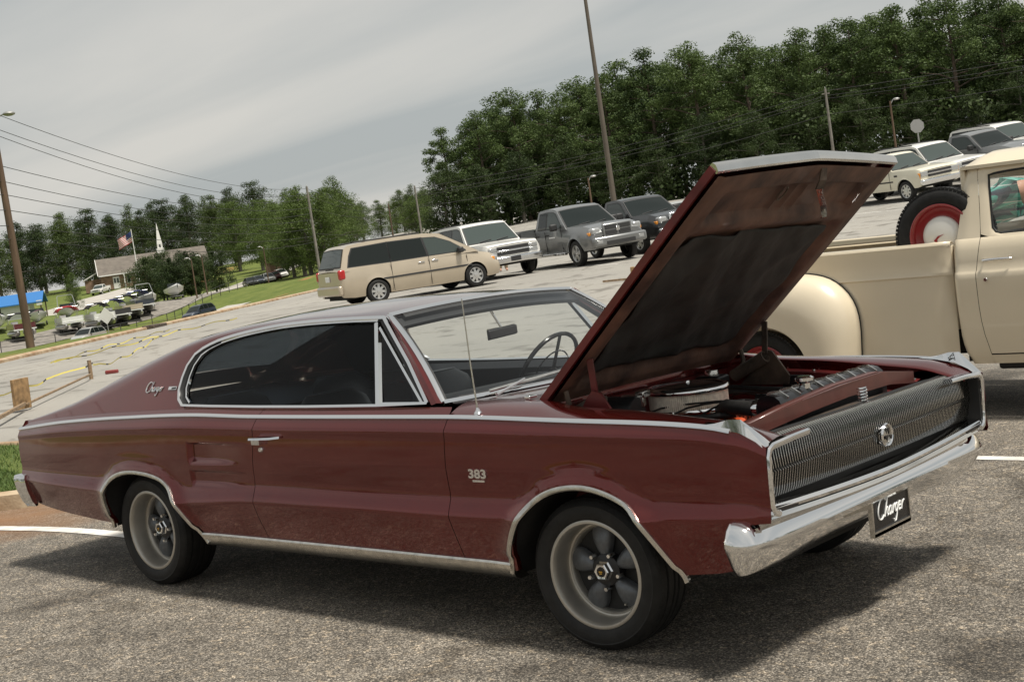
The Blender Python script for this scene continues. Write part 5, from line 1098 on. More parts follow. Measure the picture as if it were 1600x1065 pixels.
F150 = dict(wb=3.5, wr=.38, arch=1.20, crown=.02, flare=.03, open=(-2.6, -.62), body=[(-2.72, .55, 1.20, .90, .95, .92), (-2.65, .48, 1.23, .92, .97, .94), (-.64, .45, 1.23, .93, .975, .94), (-.60, .45, 1.17, .93, .975, .94), (.95, .45, 1.16, .93, .98, .94), (1.2, .45, 1.16, .93, .98, .92), (2.35, .46, 1.12, .92, .97, .90), (2.5, .50, 1.08, .90, .95, .88), (2.55, .52, 1.03, .88, .93, .86)],
 cabs=[dict(yb=.935, k=.25, zb=1.16, top=[(-.60, 1.13), (-.58, 1.26), (-.48, 1.70), (-.38, 1.75), (.1, 1.775), (.35, 1.75), (.48, 1.70), (1.14, 1.15)],
  win=[('front_door_window', [(-.38, 1.24), (-.34, 1.66), (.24, 1.67), (.42, 1.62), (.86, 1.27), (.86, 1.23)], LG)], ends=[('windshield', (.50, 1.70), (1.13, 1.17), LG), ('rear_window', (-.48, 1.68), (-.59, 1.24), DG)])],
 boxes=[('bed_wall', 'black', (-1.65, .80, 1.0), (1.9, .04, .40)), ('bed_floor', 'black', (-1.65, 0, .80), (1.9, 1.6, .04)), ('tailgate', 'paint', (-2.68, 0, 1.0), (.06, 1.5, .44)), ('grille', 'plastic', (2.56, 0, .90), (.06, 1.1, .22)), ('grille_bar', 'chrome', (2.59, 0, .90), (.03, 1.15, .05)), ('head_light', 'lamp_clear', (2.53, .74, .92), (.10, .34, .18)), ('turn_light', 'lamp_amber', (2.44, .915, .86), (.22, .05, .22)), ('front_bumper', 'chrome', (2.60, 0, .62), (.20, 1.92, .20), .05), ('side_mirror', 'chrome', (.70, 1.08, 1.26), (.08, .24, .16), .03), ('fender_badge', 'plastic', (1.32, .979, .98), (.16, .012, .06)), ('side_moulding', 'plastic', (.35, .981, .78), (1.6, .02, .05)), ('door_seam', 'black', (-.52, .972, .82), (.014, .015, .66)), ('door_seam', 'black', (.98, .978, .82), (.014, .015, .66)), ('door_handle', 'plastic', (-.36, .975, 1.06), (.15, .03, .04))], spokes=8)
SEDAN = dict(wb=2.7, wr=.32, arch=1.16, crown=.03, body=[(-2.25, .40, .85, .70, .80, .66), (-2.1, .30, .93, .82, .88, .76), (-1.0, .25, .96, .86, .90, .82), (.9, .25, .95, .86, .90, .82), (1.8, .27, .86, .82, .88, .74), (2.2, .32, .72, .70, .78, .62), (2.3, .38, .62, .6, .66, .5)],
 cabs=[dict(yb=.82, k=.40, zb=.93, top=[(-1.75, .92), (-1.0, 1.36), (-.6, 1.43), (.1, 1.44), (.45, 1.38), (1.25, .93)],
  win=[('side_window', [(-1.15, 1.0), (-.85, 1.34), (-.10, 1.39), (-.08, .99)], DG), ('side_window', [(-.02, .99), (-.02, 1.39), (.38, 1.34), (.95, 1.0)], DG)], ends=[('windshield', (.46, 1.38), (1.24, .95), DG), ('rear_window', (-1.0, 1.36), (-1.74, .94), DG)])],
 boxes=[('head_light', 'lamp_clear', (2.10, .62, .70), (.24, .26, .12)), ('grille', 'plastic', (2.27, 0, .60), (.06, .9, .14)), ('side_mirror', 'plastic', (.85, .93, 1.0), (.12, .16, .12)), ('tail_light', 'lamp_red', (-2.18, .62, .80), (.12, .26, .14))])
CUV = dict(SEDAN); CUV.update(wb=2.65, wr=.35, body=[(q[0], q[1]+.06, q[2]+.10, q[3]+.02, q[4]+.02, q[5]+.04) for q in SEDAN['body']], cabs=[dict(yb=.86, k=.30, zb=1.03, top=[(-2.15, 1.02), (-1.85, 1.50), (-1.6, 1.60), (-.6, 1.66), (.1, 1.64), (.4, 1.58), (1.25, 1.03)],
  win=[('side_window', [(-1.95, 1.12), (-1.7, 1.5), (-.9, 1.57), (-.88, 1.09)], DG), ('side_window', [(-.80, 1.09), (-.80, 1.58), (-.1, 1.59), (-.08, 1.09)], DG), ('side_window', [(0, 1.09), (0, 1.59), (.34, 1.54), (.95, 1.10)], DG)], ends=[('windshield', (.42, 1.57), (1.24, 1.05), DG), ('rear_window', (-1.85, 1.50), (-2.14, 1.05), DG)])])
def place(rear_contact, head, sp):
    h = Vector((head[0], head[1], 0)).normalized(); l = Vector((-h.y, h.x, 0)); p = Vector((rear_contact[0], rear_contact[1], 0))+h*sp['wb']/2+l*(sp['body'][3][4]-.11); return (p.x, p.y)
HV = (.36, .934); HR = (.916, -.40); HF = (.92, -.39)
vehicle('minivan', 'gold minivan with dark side windows and red tail lamp', 'van', VAN, 'v_gold', place((-21.27, 20.4), HV, VAN), HV)
rp_ = place((-22.95, 28.9), HR, RAM)
vehicle('pickup_truck', 'grey crew cab pickup with chrome side steps and a double grille', 'truck', RAM, 'v_silver', rp_, HR)
hr = Vector((*HR, 0)).normalized(); lr = Vector((-hr.y, hr.x, 0))
q_ = Vector((*rp_, 0))+lr*2.75-hr*.6
vehicle('pickup_truck', 'black single cab pickup parked beside the grey crew cab', 'truck', RAM_OLD, 'v_black', (q_.x, q_.y), HR)
q_ = Vector((*rp_, 0))+lr*5.6-hr*2.8
vehicle('sedan', 'pale sedan seen in part between the grey and black pickups', 'car', SEDAN, 'v_ltsilver', (q_.x, q_.y), HR)
vehicle('sport_utility', 'white boxy sport utility with chrome bumper behind the gold minivan', 'suv', SUV, 'v_white', (-23.6, 27.35), HR)
fp_ = place((-18.75, 43.25), HF, F150)
vehicle('pickup_truck', 'cream white single cab pickup with amber corner lamps across the lot', 'truck', F150, 'v_cream', fp_, HF)
# ================================================================== trees
def leafmat(name, a, b_, tr=.25):
    m = bpy.data.materials.new(name); m.use_nodes = True; t, Nn, L = nodes_of(m); bs = Nn['Principled BSDF']
    gm = Nn.new('ShaderNodeNewGeometry'); c = Nn.new('ShaderNodeTexCoord'); oi = Nn.new('ShaderNodeObjectInfo')
    n = Nn.new('ShaderNodeTexNoise'); n.inputs['Scale'].default_value = .45; n.inputs['Detail'].default_value = 3; L.new(c.outputs['Object'], n.inputs[0])
    ad = Nn.new('ShaderNodeMath'); ad.operation = 'MULTIPLY_ADD'; L.new(gm.outputs['Random Per Island'], ad.inputs[0]); ad.inputs[1].default_value = .45; L.new(n.outputs[0], ad.inputs[2])
    ad2 = Nn.new('ShaderNodeMath'); ad2.operation = 'MULTIPLY_ADD'; L.new(oi.outputs['Random'], ad2.inputs[0]); ad2.inputs[1].default_value = .5; L.new(ad.outputs[0], ad2.inputs[2])
    r = Nn.new('ShaderNodeValToRGB'); r.color_ramp.elements[0].position = .45; r.color_ramp.elements[1].position = 1.25
    r.color_ramp.elements[0].color = (*a, 1); r.color_ramp.elements[1].position = 1.0; r.color_ramp.elements[1].color = (*b_, 1); L.new(ad2.outputs[0], r.inputs[0])
    L.new(r.outputs[0], bs.inputs['Base Color']); bs.inputs['Roughness'].default_value = .6; bs.inputs['Specular IOR Level'].default_value = .25
    tl = Nn.new('ShaderNodeBsdfTranslucent'); L.new(r.outputs[0], tl.inputs[0]); ms = Nn.new('ShaderNodeMixShader'); ms.inputs[0].default_value = tr
    o = Nn['Material Output']; L.new(bs.outputs[0], ms.inputs[1]); L.new(tl.outputs[0], ms.inputs[2]); L.new(ms.outputs[0], o.inputs[0]); M[name] = m
leafmat('pine_leaf', (.024, .046, .016), (.085, .125, .036)); leafmat('oak_leaf', (.024, .042, .013), (.085, .120, .030)); leafmat('light_leaf', (.032, .060, .014), (.10, .145, .034)); leafmat('dark_leaf', (.016, .030, .012), (.052, .078, .024))
pm('bark', (.10, .075, .055), .9, var=.4, vs=3, bump=.4, bs=8); pm('bark_grey', (.14, .125, .105), .9, var=.4, vs=3)
def leaves(rng, centres, radii, n_per, size, flat=.8):
    """leaf-clump quads spread through spherical clumps"""
    P = []; F = []
    C = np.asarray(centres); Rr = np.asarray(radii); idx = np.repeat(np.arange(len(C)), n_per); N_ = len(idx)
    d = rng.normal(size=(N_, 3)); d /= np.linalg.norm(d, axis=1)[:, None]; rad = rng.random(N_)**.45
    pos = C[idx]+d*(rad*Rr[idx])[:, None]*np.array([1, 1, flat])
    nrm = d*.7+rng.normal(size=(N_, 3))*.6+np.array([0, 0, .35]); nrm /= np.linalg.norm(nrm, axis=1)[:, None]
    a = np.cross(nrm, rng.normal(size=(N_, 3))); a /= np.linalg.norm(a, axis=1)[:, None]; b = np.cross(nrm, a)
    s = size*(.6+.8*rng.random(N_)); e = .55+.4*rng.random(N_)
    V = np.stack([pos-a*s[:, None], pos-b*(s*e)[:, None]+nrm*(s*.15)[:, None], pos+a*s[:, None], pos+b*(s*e)[:, None]], 1).reshape(-1, 3)
    F = np.arange(N_*4).reshape(-1, 4)
    return V, F
def np_mesh(V, F):
    me = bpy.data.meshes.new('m'); me.vertices.add(len(V)); me.vertices.foreach_set('co', np.ascontiguousarray(V, dtype=np.float32).ravel())
    k = F.shape[1]; me.loops.add(F.size); me.loops.foreach_set('vertex_index', F.ravel().astype(np.int32)); me.polygons.add(len(F)); me.polygons.foreach_set('loop_start', (np.arange(len(F))*k).astype(np.int32)); me.polygons.foreach_set('loop_total', np.full(len(F), k, np.int32))
    me.update(); me.validate(); return me
TREES = {}
def tree_proto(key, kind, h, seed, leaf, bark='bark'):
    rng = np.random.default_rng(seed); g = G(); cs = []; rs = []
    lean = rng.normal(size=2)*.02*h
    tr = [Vector((lean[0]*t*t, lean[1]*t*t, h*.93*t)) for t in lin(0, 1, 8)]
    r0 = h*.017 if kind == 'pine' else h*.022
    g.tube(tr, [r0*(1-.8*t) for t in lin(0, 1, 8)], 7)
    if kind == 'pine':
        nb, lo, rmax = 24, .30, .20*h
    elif kind == 'round': nb, lo, rmax = 22, .10, .50*h
    else: nb, lo, rmax = 26, .16, .27*h
    for i in range(nb):
        f = lo+(1-lo)*((i+rng.random()*.8)/nb); z = h*f*.95; k = (f-lo)/(1-lo)
        if kind == 'pine': w_ = rmax*(.55+.75*math.sin(math.pi*min(k*.8+.18, 1)))*rng.uniform(.5, 1.15)*(1-.55*k**3)
        elif kind == 'round': w_ = rmax*math.sqrt(max(1-(2*k-.85)**2*.55, .12))*rng.uniform(.5, 1.0)
        else: w_ = rmax*(math.sin(math.pi*min(k*.75+.22, 1))**.7)*rng.uniform(.55, 1.1)
        a = i*2.4+rng.random()*.9; p0 = Vector((lean[0]*f*f, lean[1]*f*f, z*.92)); p1 = p0+Vector((math.cos(a)*w_, math.sin(a)*w_, w_*rng.uniform(.05, .45)))
        g.tube([p0, p0.lerp(p1, .5)+Vector((0, 0, .04*w_)), p1], [r0*.34*(1-.6*k), r0*.2, r0*.08], 5)
        m_ = 3 if kind == 'pine' else 4
        for q in range(m_):
            t = 1-.28*q; c = p0.lerp(p1, t)+Vector(rng.normal(size=3)*.035*h); cs.append(c); rs.append(h*(.050 if kind == 'pine' else .078)*rng.uniform(.7, 1.35)*(1 if kind != 'round' else 1.5))
    top = Vector((lean[0], lean[1], h*.95))
    for q in range(4): cs.append(top+Vector(rng.normal(size=3)*.03*h)); rs.append(h*.055)
    V, F = leaves(rng, [tuple(c) for c in cs], rs, 190 if kind == 'pine' else 170, h*(.0057 if kind != 'round' else .010))
    cm = np_mesh(V, F); cm.materials.append(M[leaf]); tm = mesh(g.V, g.F, 60); tm.materials.append(M[bark])
    TREES[key] = (tm, cm, h)
for i in range(5): tree_proto('pine%d' % i, 'pine', 16+.8*i, 40+i, 'pine_leaf')
for i in range(3): tree_proto('oak%d' % i, 'oak', 15+i, 60+i, 'oak_leaf', 'bark_grey')
for i in range(3): tree_proto('dark%d' % i, 'oak', 15+i, 70+i, 'dark_leaf', 'bark_grey')
for i in range(3): tree_proto('light%d' % i, 'oak', 14+i, 80+i, 'light_leaf', 'bark_grey')
for i in range(2): tree_proto('round%d' % i, 'round', 6.5, 90+i, 'dark_leaf', 'bark_grey')
QT = UPT.to_track_quat('Z', 'Y').to_matrix()
TILT = Vector((0, 0, 1)).rotation_difference(UPT)
def tree(key, name, label, x, y, h=None, group=None, dz=0, wide=1.):
    tm, cm, h0 = TREES[key]; k = (h or h0)/h0
    r = thing(name, label, 'tree', (x, y, gz(x, y)-.15+dz), 0, group); r.rotation_mode = 'QUATERNION'; r.rotation_quaternion = TILT @ Quaternion((0, 0, 1), random.uniform(0, 6.28)); r.scale = (k*wide, k*wide, k)
    link('trunk', tm, None, r); link('crown', cm, None, r); return r
FOREST = [(-110.2, 116.2), (-113.6, 124.9), (-105.0, 117.2), (-107.9, 124.1), (-101.5, 120.5), (-103.9, 127.7), (-96.0, 122.6), (-98.3, 130.0), (-90.1, 123.9), (-92.8, 132.3), (-85.0, 125.9), (-87.5, 134.4), (-79.3, 127.0), (-81.4, 135.9), (-73.3, 128.3), (-75.2, 137.4), (-67.9, 130.5), (-69.6, 139.7), (-62.2, 131.6), (-63.7, 141.0), (-56.7, 132.5), (-58.0, 142.1), (-51.8, 134.3), (-52.9, 144.1), (-46.9, 136.0), (-47.8, 145.9), (-42.2, 137.6), (-40, 147), (-36, 139), (-33, 149)]
rt_ = random.Random(3)
hh = sm([(-120, 13.5), (-108, 14.5), (-95, 16.5), (-80, 16.8), (-65, 16.5), (-50, 17), (-30, 17)])
for i, (x, y) in enumerate(FOREST):
    tree('pine%d' % (i % 5), 'pine_tree', 'tall dark pine standing in the wood beyond the parked vehicles', x, y, hh(x)*rt_.uniform(.92, 1.1), 'pines of the wood beyond the lot', wide=1.15)
for i, (x, y) in enumerate(FOREST):
    if i % 2 == 0: tree('pine%d' % ((i+2) % 5), 'pine_tree', 'tall dark pine standing in the wood beyond the parked vehicles', x-6+rt_.uniform(-1, 1), y+12+rt_.uniform(-2, 2), hh(x)*rt_.uniform(1.0, 1.16), 'pines of the wood beyond the lot', wide=1.3)
    if i % 2 == 1: tree('pine%d' % ((i+3) % 5), 'pine_tree', 'tall dark pine standing in the wood beyond the parked vehicles', x-11+rt_.uniform(-1, 1), y+22+rt_.uniform(-2, 2), hh(x)*rt_.uniform(1.05, 1.2), 'pines of the wood beyond the lot', wide=1.4)
    if i % 2 == 0: tree('dark%d' % (i % 3), 'wood_edge_tree', 'dark leafy tree standing low at the edge of the pine wood', x+2.5, y-4, rt_.uniform(7, 10), 'leafy trees at the edge of the pine wood', wide=1.35)
    if i % 4 == 1: tree('oak%d' % (i % 3), 'wood_edge_tree', 'mid green leafy tree among the pines of the wood', x+1.5, y-3, rt_.uniform(9, 12), 'green leafy trees among the pines', wide=1.2)
rng = np.random.default_rng(5); cs = []; rs = []
for i in range(620):
    t = rng.random()*(len(FOREST)-2); k = int(t); a = FOREST[k]; x, y = a[0]+rng.normal()*3+2, a[1]-5+rng.random()*16; cs.append((x, y, gz(x, y)+rng.uniform(.3, 6.5))); rs.append(rng.uniform(1.3, 2.6))
V, F = leaves(rng, cs, rs, 70, .22); o = link('undergrowth', np_mesh(V, F), 'dark_leaf'); o['kind'] = 'stuff'; o['label'] = 'dense dark undergrowth filling the foot of the pine wood'; o['category'] = 'undergrowth'
LT = [(-264.6, 134.9), (-275.1, 145.6), (-262.1, 143.8), (-267.1, 152.8), (-253.9, 151.3), (-263.0, 163.3), (-250.0, 161.5), (-250.1, 168.2), (-237.4, 166.1), (-241.6, 175.9), (-221.6, 167.0)]
for i, (x, y) in enumerate(LT):
    for rw in (0, 1):
        tree(('dark%d' if (i+rw) % 3 else 'oak%d') % (i % 3), 'broadleaf_tree', 'dark broadleaf tree in the row behind the brick church', x-rw*9+rt_.uniform(-1.5, 1.5), y+rw*11, rt_.uniform(14.5, 18), 'trees behind the brick church', wide=1.15)
for x, y in ((-276, 128), (-284, 136), (-271, 118), (-262, 122), (-290, 120)): tree('dark%d' % rt_.randrange(3), 'broadleaf_tree', 'dark broadleaf tree in the row behind the brick church', x, y, rt_.uniform(13, 16), 'trees behind the brick church', wide=1.2)
for i, (x, y, h) in enumerate(((-203, 152, 14), (-187.8, 145.6, 13), (-196, 160, 14), (-178, 141, 13), (-170, 136, 12), (-163, 131.2, 12), (-155, 126, 11.5), (-150, 124, 13.5), (-145.9, 121.8, 13.5), (-141.8, 121.4, 13), (-150.4, 131.2, 13), (-158, 140, 14))):
    tree('light%d' % (i % 3), 'broadleaf_tree', 'light green tree in the row by the leaning utility pole', x, y, h, 'light green trees by the utility pole', wide=1.2)
for i, (x, y, h) in enumerate(((-190.5, 168, 9), (-219, 196, 10), (-240, 218, 10), (-258, 241, 11), (-270, 258, 12), (-238, 233, 10), (-206, 207, 9), (-196, 190, 9), (-180, 180, 8), (-228, 205, 10), (-160, 158, 8), (-170, 168, 9))):
    tree(('oak%d' if i % 2 else 'light%d') % (i % 3), 'broadleaf_tree', 'small far tree on the rise past the utility poles', x, y, h, 'far trees past the utility poles', wide=1.4)
for i, (x, y, h) in enumerate(((-158.7, 102.5, 7), (-154.7, 103.8, 6.5), (-156, 107.6, 7), (-155.7, 111.9, 6.6), (-165, 109, 7.5), (-153, 107, 6))):
    tree('round%d' % (i % 2), 'round_tree', 'low rounded dark tree in the clump beside the boat yard', x, y, h, 'rounded trees beside the boat yard')
tree('light1', 'young_tree', 'slim young tree on the lawn in front of the brick church', -180.2, 103.3, 6.2, wide=.9)
# ================================================================== poles and wires
pm('pole_wood', (.115, .074, .047), .9, var=.35, vs=2, bump=.3, bs=12, stretch=(4, 4, .4)); pm('pole_grey', (.20, .185, .16), .8, var=.25, vs=2); pm('pole_metal', (.13, .108, .085), .55, .3, var=.15, vs=1.5); pm('wire', (.03, .03, .03), .7); pm('galv', (.36, .36, .35), .5, .6)
def pole(name, label, x, y, h, r0, r1, mat, arms=(), group=None):
    t = thing(name, label, 'pole', (x, y, gz(x, y)-.2), 0, group); t.rotation_mode = 'QUATERNION'; t.rotation_quaternion = TILT
    G().tube([(0, 0, 0), (0, 0, h*.5), (0, 0, h)], [r0, (r0+r1)/2, r1], 12).build('pole_shaft', mat, t, 60)
    for nm, m_, fn in arms: fn(t, nm, m_, h)
    return t
def crossarm(z, L_):
    def f(t, nm, m_, h):
        d = Vector((.70, -.71, 0)); d = Vector((.71, .70, 0)); G().box((0, 0, h-z), (L_, .10, .12), math.atan2(d.y, d.x)).build(nm, m_, t)
    return f
def insul(z, off):
    def f(t, nm, m_, h): G().lathe([(.03, 0), (.05, .05), (.03, .10), (.05, .15), (.02, .2)], (.71*off, .70*off, h-z), 'z', 10).build(nm, m_, t)
    return f
def lamp_arm(z, dx_, dy_):
    def f(t, nm, m_, h):
        g = G().tube([(0, 0, h-z), (dx_*.5, dy_*.5, h-z+.35), (dx_, dy_, h-z+.45)], .035, 6); a = g.build('lamp_arm', 'galv', t); G().ball((dx_*1.15, dy_*1.15, h-z+.40), .28, 10, 7, (1, 1, .38)).build('lamp_head', 'galv', a)
    return f
PL = pole('utility_pole', 'weathered brown utility pole standing by the kerb beyond the grass', -50.1, 25.4, 11.2, .19, .13, 'pole_wood', [('street_light', 'galv', lamp_arm(.9, .55, .45)), ('insulator', 'galv', insul(0, 0))])
PM_ = pole('utility_pole', 'grey wooden utility pole standing at the end of the grass verge', -101.9, 86.4, 10.4, .17, .12, 'pole_grey', [('insulator', 'galv', insul(0, 0)), ('crossarm', 'pole_grey', crossarm(1.0, .6))])
PF = pole('utility_pole', 'thin dark far utility pole among the small far trees', -139.6, 133.2, 8.5, .15, .1, 'pole_wood', [('transformer', 'galv', insul(1.4, .3))])
PR = pole('utility_pole', 'pale utility pole standing in front of the pine wood', -60, 121, 9.2, .17, .12, 'pole_grey', [('crossarm', 'pole_grey', crossarm(.5, .8)), ('insulator', 'galv', insul(0, 0))])
P5 = pole('utility_pole', 'far utility pole at the near end of the pine wood', -104.5, 104.5, 7.5, .14, .1, 'pole_grey')
pole('light_pole', 'tall brown tapered lot light pole behind the black pickup', -28.9, 41.8, 13.5, .135, .06, 'pole_metal')
def lamp_post(name, lab, x, y, h, dx_, dy_): return pole(name, lab, x, y, h, .10, .07, 'pole_wood', [('lamp', 'galv', lamp_arm(.3, dx_, dy_))], 'lamp posts round the lots')
lamp_post('lamp_post', 'brown lamp post standing in front of the pine wood', -42.9, 99.2, 5.6, .35, .3)
lamp_post('lamp_post', 'thin lamp post at the pine wood behind the tall light pole', -67.9, 90.1, 4.2, .3, .3)
for x, y, lab in ((-136.9, 95.2, 'lamp post with curved arm beside the white covered boat'), (-140.1, 99.1, 'straight lamp post between the white covered boat and rounded trees'), (-146, 113.9, 'lamp post standing by the row of parked far cars')): lamp_post('lamp_post', lab, x, y, 5.4, -.5, -.2)
def wire(a, b, sag, nm='power_line', r_=.016):
    a = Vector(a); b = Vector(b); pts = [a.lerp(b, t)-Vector((0, 0, 4*sag*t*(1-t))) for t in lin(0, 1, 22)]
    return tag(G().tube(pts, r_, 4).build(nm, 'wire', None, 60), 'thin dark overhead wire strung between the utility poles', 'wire', 'overhead wires')
def ptop(p, h): return Vector(p.location)+UPT*h
offs = [(10.9, 10.2, 1.2), (10.2, 9.6, 1.3), (9.9, 9.2, 1.5), (8.5, 8.2, 1.0), (7.8, 7.6, 1.1), (7.2, 7.0, 1.0), (6.5, 6.0, .8), (5.8, 5.2, .7), (5.2, 4.6, .8)]
ext = (Vector((-50.1, 25.4, 0))-Vector((-101.9, 86.4, 0)))*.9
for ha, hb, sg_ in offs:
    wire(ptop(PL, ha), ptop(PM_, hb), sg_)
    a = ptop(PL, ha); wire(a, a+ext+Vector((0, 0, .5)), sg_)
for ha, hb, sg_ in ((10.2, 8.0, .8), (9.6, 7.6, .9), (8.2, 7.0, .8), (5.5, 5.0, .6)): wire(ptop(PM_, ha), ptop(PF, hb), sg_)
for ha, hb, sg_ in ((7.2, 9.0, .8), (6.6, 8.5, .9), (6.3, 8.2, 1.0), (5.0, 6.6, .9)):
    wire(ptop(P5, ha), ptop(PR, hb), sg_, r_=.022); wire(ptop(PR, hb), ptop(PR, hb)+Vector((55, 14, 2.2)), sg_, r_=.022); wire(ptop(PF, ha), ptop(P5, ha), sg_*.5)
# ================================================================== things on the far left
pm('brick', (.24, .155, .105), .85, var=.25, vs=1.5); pm('shingle', (.145, .125, .105), .9, var=.2, vs=1.2); pm('trim_white', (.74, .73, .70), .6); pm('roof_blue', (.03, .16, .42), .5); pm('wall_white', (.66, .66, .64), .7)
def tilted(o): o.rotation_mode = 'QUATERNION'; o.rotation_quaternion = TILT @ o.rotation_euler.to_quaternion(); return o
bx0 = Vector((-229.2, 133.2, 0)); ex = Vector((.80, .60, 0)).normalized()*1.0; ang = math.atan2(.18, .98)
ch = thing('church', 'low brick church with brown shingle roof and white steeple', 'building', (-224, 137, gz(-224, 137)-.1), math.atan2(.86, .50))
tilted(ch)
# local: x along the ridge, y across the gable
Lc, Wc, He, Hr = 20., 11.0, 2.9, 5.9
G().prism([(-2, -Wc/2, 0), (-2, -Wc/2, He), (-2, 0, Hr-.1), (-2, Wc/2, He), (-2, Wc/2, 0)], (Lc, 0, 0)).build('wall', 'brick', ch, 0)
for s in (-1, 1):
    rf = G().prism([(-2.5, s*(Wc/2+.5), He-.28), (-2.5, 0, Hr+.05), (-2.5, 0, Hr+.22), (-2.5, s*(Wc/2+.55), He-.08)], (Lc+1, 0, 0)).build('roof', 'shingle', ch, 0)
    G().sweep([(-2.52, s*(Wc/2+.5), He-.22), (-2.52, 0, Hr+.1)], [(-.16, -.06), (-.16, .03), (.16, .03), (.16, -.06)], (1, 0, 0)).build('gable_trim', 'trim_white', rf, 0)
    G().bx(-2.4, Lc-1.6, s*(Wc/2+.55)-.06, s*(Wc/2+.55)+.06, He-.32, He-.10).build('gutter', 'trim_white', rf, 0)
G().bx(-5.0, -2.01, 1.0, Wc/2, 0, 2.4).build('annex_wall', 'brick', ch, 0)
G().prism([(-5.3, .7, 2.3), (-5.3, .7, 2.5), (-2.02, .7, 4.0), (-2.02, .7, 3.8)], (0, Wc/2-.3, 0)).build('annex_roof', 'trim_white', ch, 0)
for x in (1.0, ): 
    dr_ = G().bx(x-.9, x+.3, -Wc/2-.05, -Wc/2-.01, 0, 2.3).build('door', 'trim_white', ch, 0); G().bx(x-.75, x-.4, -Wc/2-.07, -Wc/2-.052, 1.1, 2.0).build('door_pane', 'carglass_light', dr_, 0); G().bx(x-.2, x+.15, -Wc/2-.07, -Wc/2-.052, 1.1, 2.0).build('door_pane', 'carglass_light', dr_, 0)
for x in (3, 5, 7, 9, 11): 
    wn = G().bx(x-.35, x+.35, -Wc/2-.06, -Wc/2-.01, .8, 2.4).build('window', 'trim_white', ch, 0); G().bx(x-.28, x+.28, -Wc/2-.08, -Wc/2-.062, .88, 2.32).build('pane', 'carglass', wn, 0)
for x in (2.2, 4.4): G().bx(x-.1, x+.1, -Wc/2-1.2, -Wc/2-1.0, 0, 2.8).build('porch_post', 'trim_white', ch, 0)
sb = G().bx(9.3, 10.7, -.7, .7, Hr-.4, Hr+.8).build('steeple_base', 'trim_white', ch, 0)
G().bx(9.5, 10.5, -.5, .5, Hr+.8, Hr+1.7).build('steeple_belfry', 'trim_white', sb, 0); G().bx(9.85, 10.15, -.52, -.505, Hr+.95, Hr+1.55).build('louvre', 'carglass', sb, 0)
G().add([(9.5, -.5, Hr+1.7), (10.5, -.5, Hr+1.7), (10.5, .5, Hr+1.7), (9.5, .5, Hr+1.7), (10, 0, Hr+5.9)], [(0, 1, 4), (1, 2, 4), (2, 3, 4), (3, 0, 4)]).build('spire', 'trim_white', sb, 0)
# flag and pole
fp = thing('flag_pole', 'tall white flag pole flying a striped flag before the church', 'flag', (-211.9, 135.3, gz(-211.9, 135.3)-.1)); tilted(fp)
G().tube([(0, 0, 0), (0, 0, 11)], [.12, .07], 8).build('pole_shaft', 'trim_white', fp)
pm('flag_red', (.45, .03, .04), .8); pm('flag_blue', (.03, .05, .17), .8); pm('flag_white', (.78, .76, .73), .8)
fd = Vector((-.78, -.55, 0)).normalized()
def fpt(u, v): return fd*u+Vector((0, 0, 10.6-v-.42*u))+Vector((.5, -.7, 0))*.18*math.sin(u*3.2+v*1.4)
for i in range(13): 
    u0 = 1.25 if i < 7 else .08
    G().grid([[fpt(u, v*1.9/13) for v in (i, i+1)] for u in lin(u0, 2.9, 12)]).build('flag_stripe', 'flag_red' if i % 2 == 0 else 'flag_white', fp, 180)
G().grid([[fpt(u, v) for v in lin(0, 1.9*7/13, 4)] for u in lin(.08, 1.25, 6)]).build('flag_canton', 'flag_blue', fp, 180)
# boat-yard hut
ht = thing('hut', 'small white hut with a bright blue roof at the boat yard', 'hut', (-163.5, 83.5, gz(-163, 83)-.2), math.atan2(.80, .60)); tilted(ht)
G().bx(-3.6, 3.2, -2, 2, 0, 2.3).build('wall', 'wall_white', ht, 0)
for s in (-1, 1): G().prism([(-4.2, s*2.6, 2.1), (-4.2, 0, 3.5), (-4.2, 0, 3.62), (-4.2, s*2.6, 2.24)], (9.2, 0, 0)).build('roof', 'roof_blue', ht, 0)
G().bx(4.2, 4.9, -2.55, -2.45, 1.75, 2.4).build('sign_board', 'trim_white', ht, 0)
for y in (-2.3, 2.3): G().bx(4.6, 4.75, y-.08, y+.08, 0, 2.2).build('porch_post', 'pole_wood', ht, 0)
G().bx(-1.5, -.5, -2.03, -2.005, .2, 2.0).build('door', 'plastic', ht, 0)
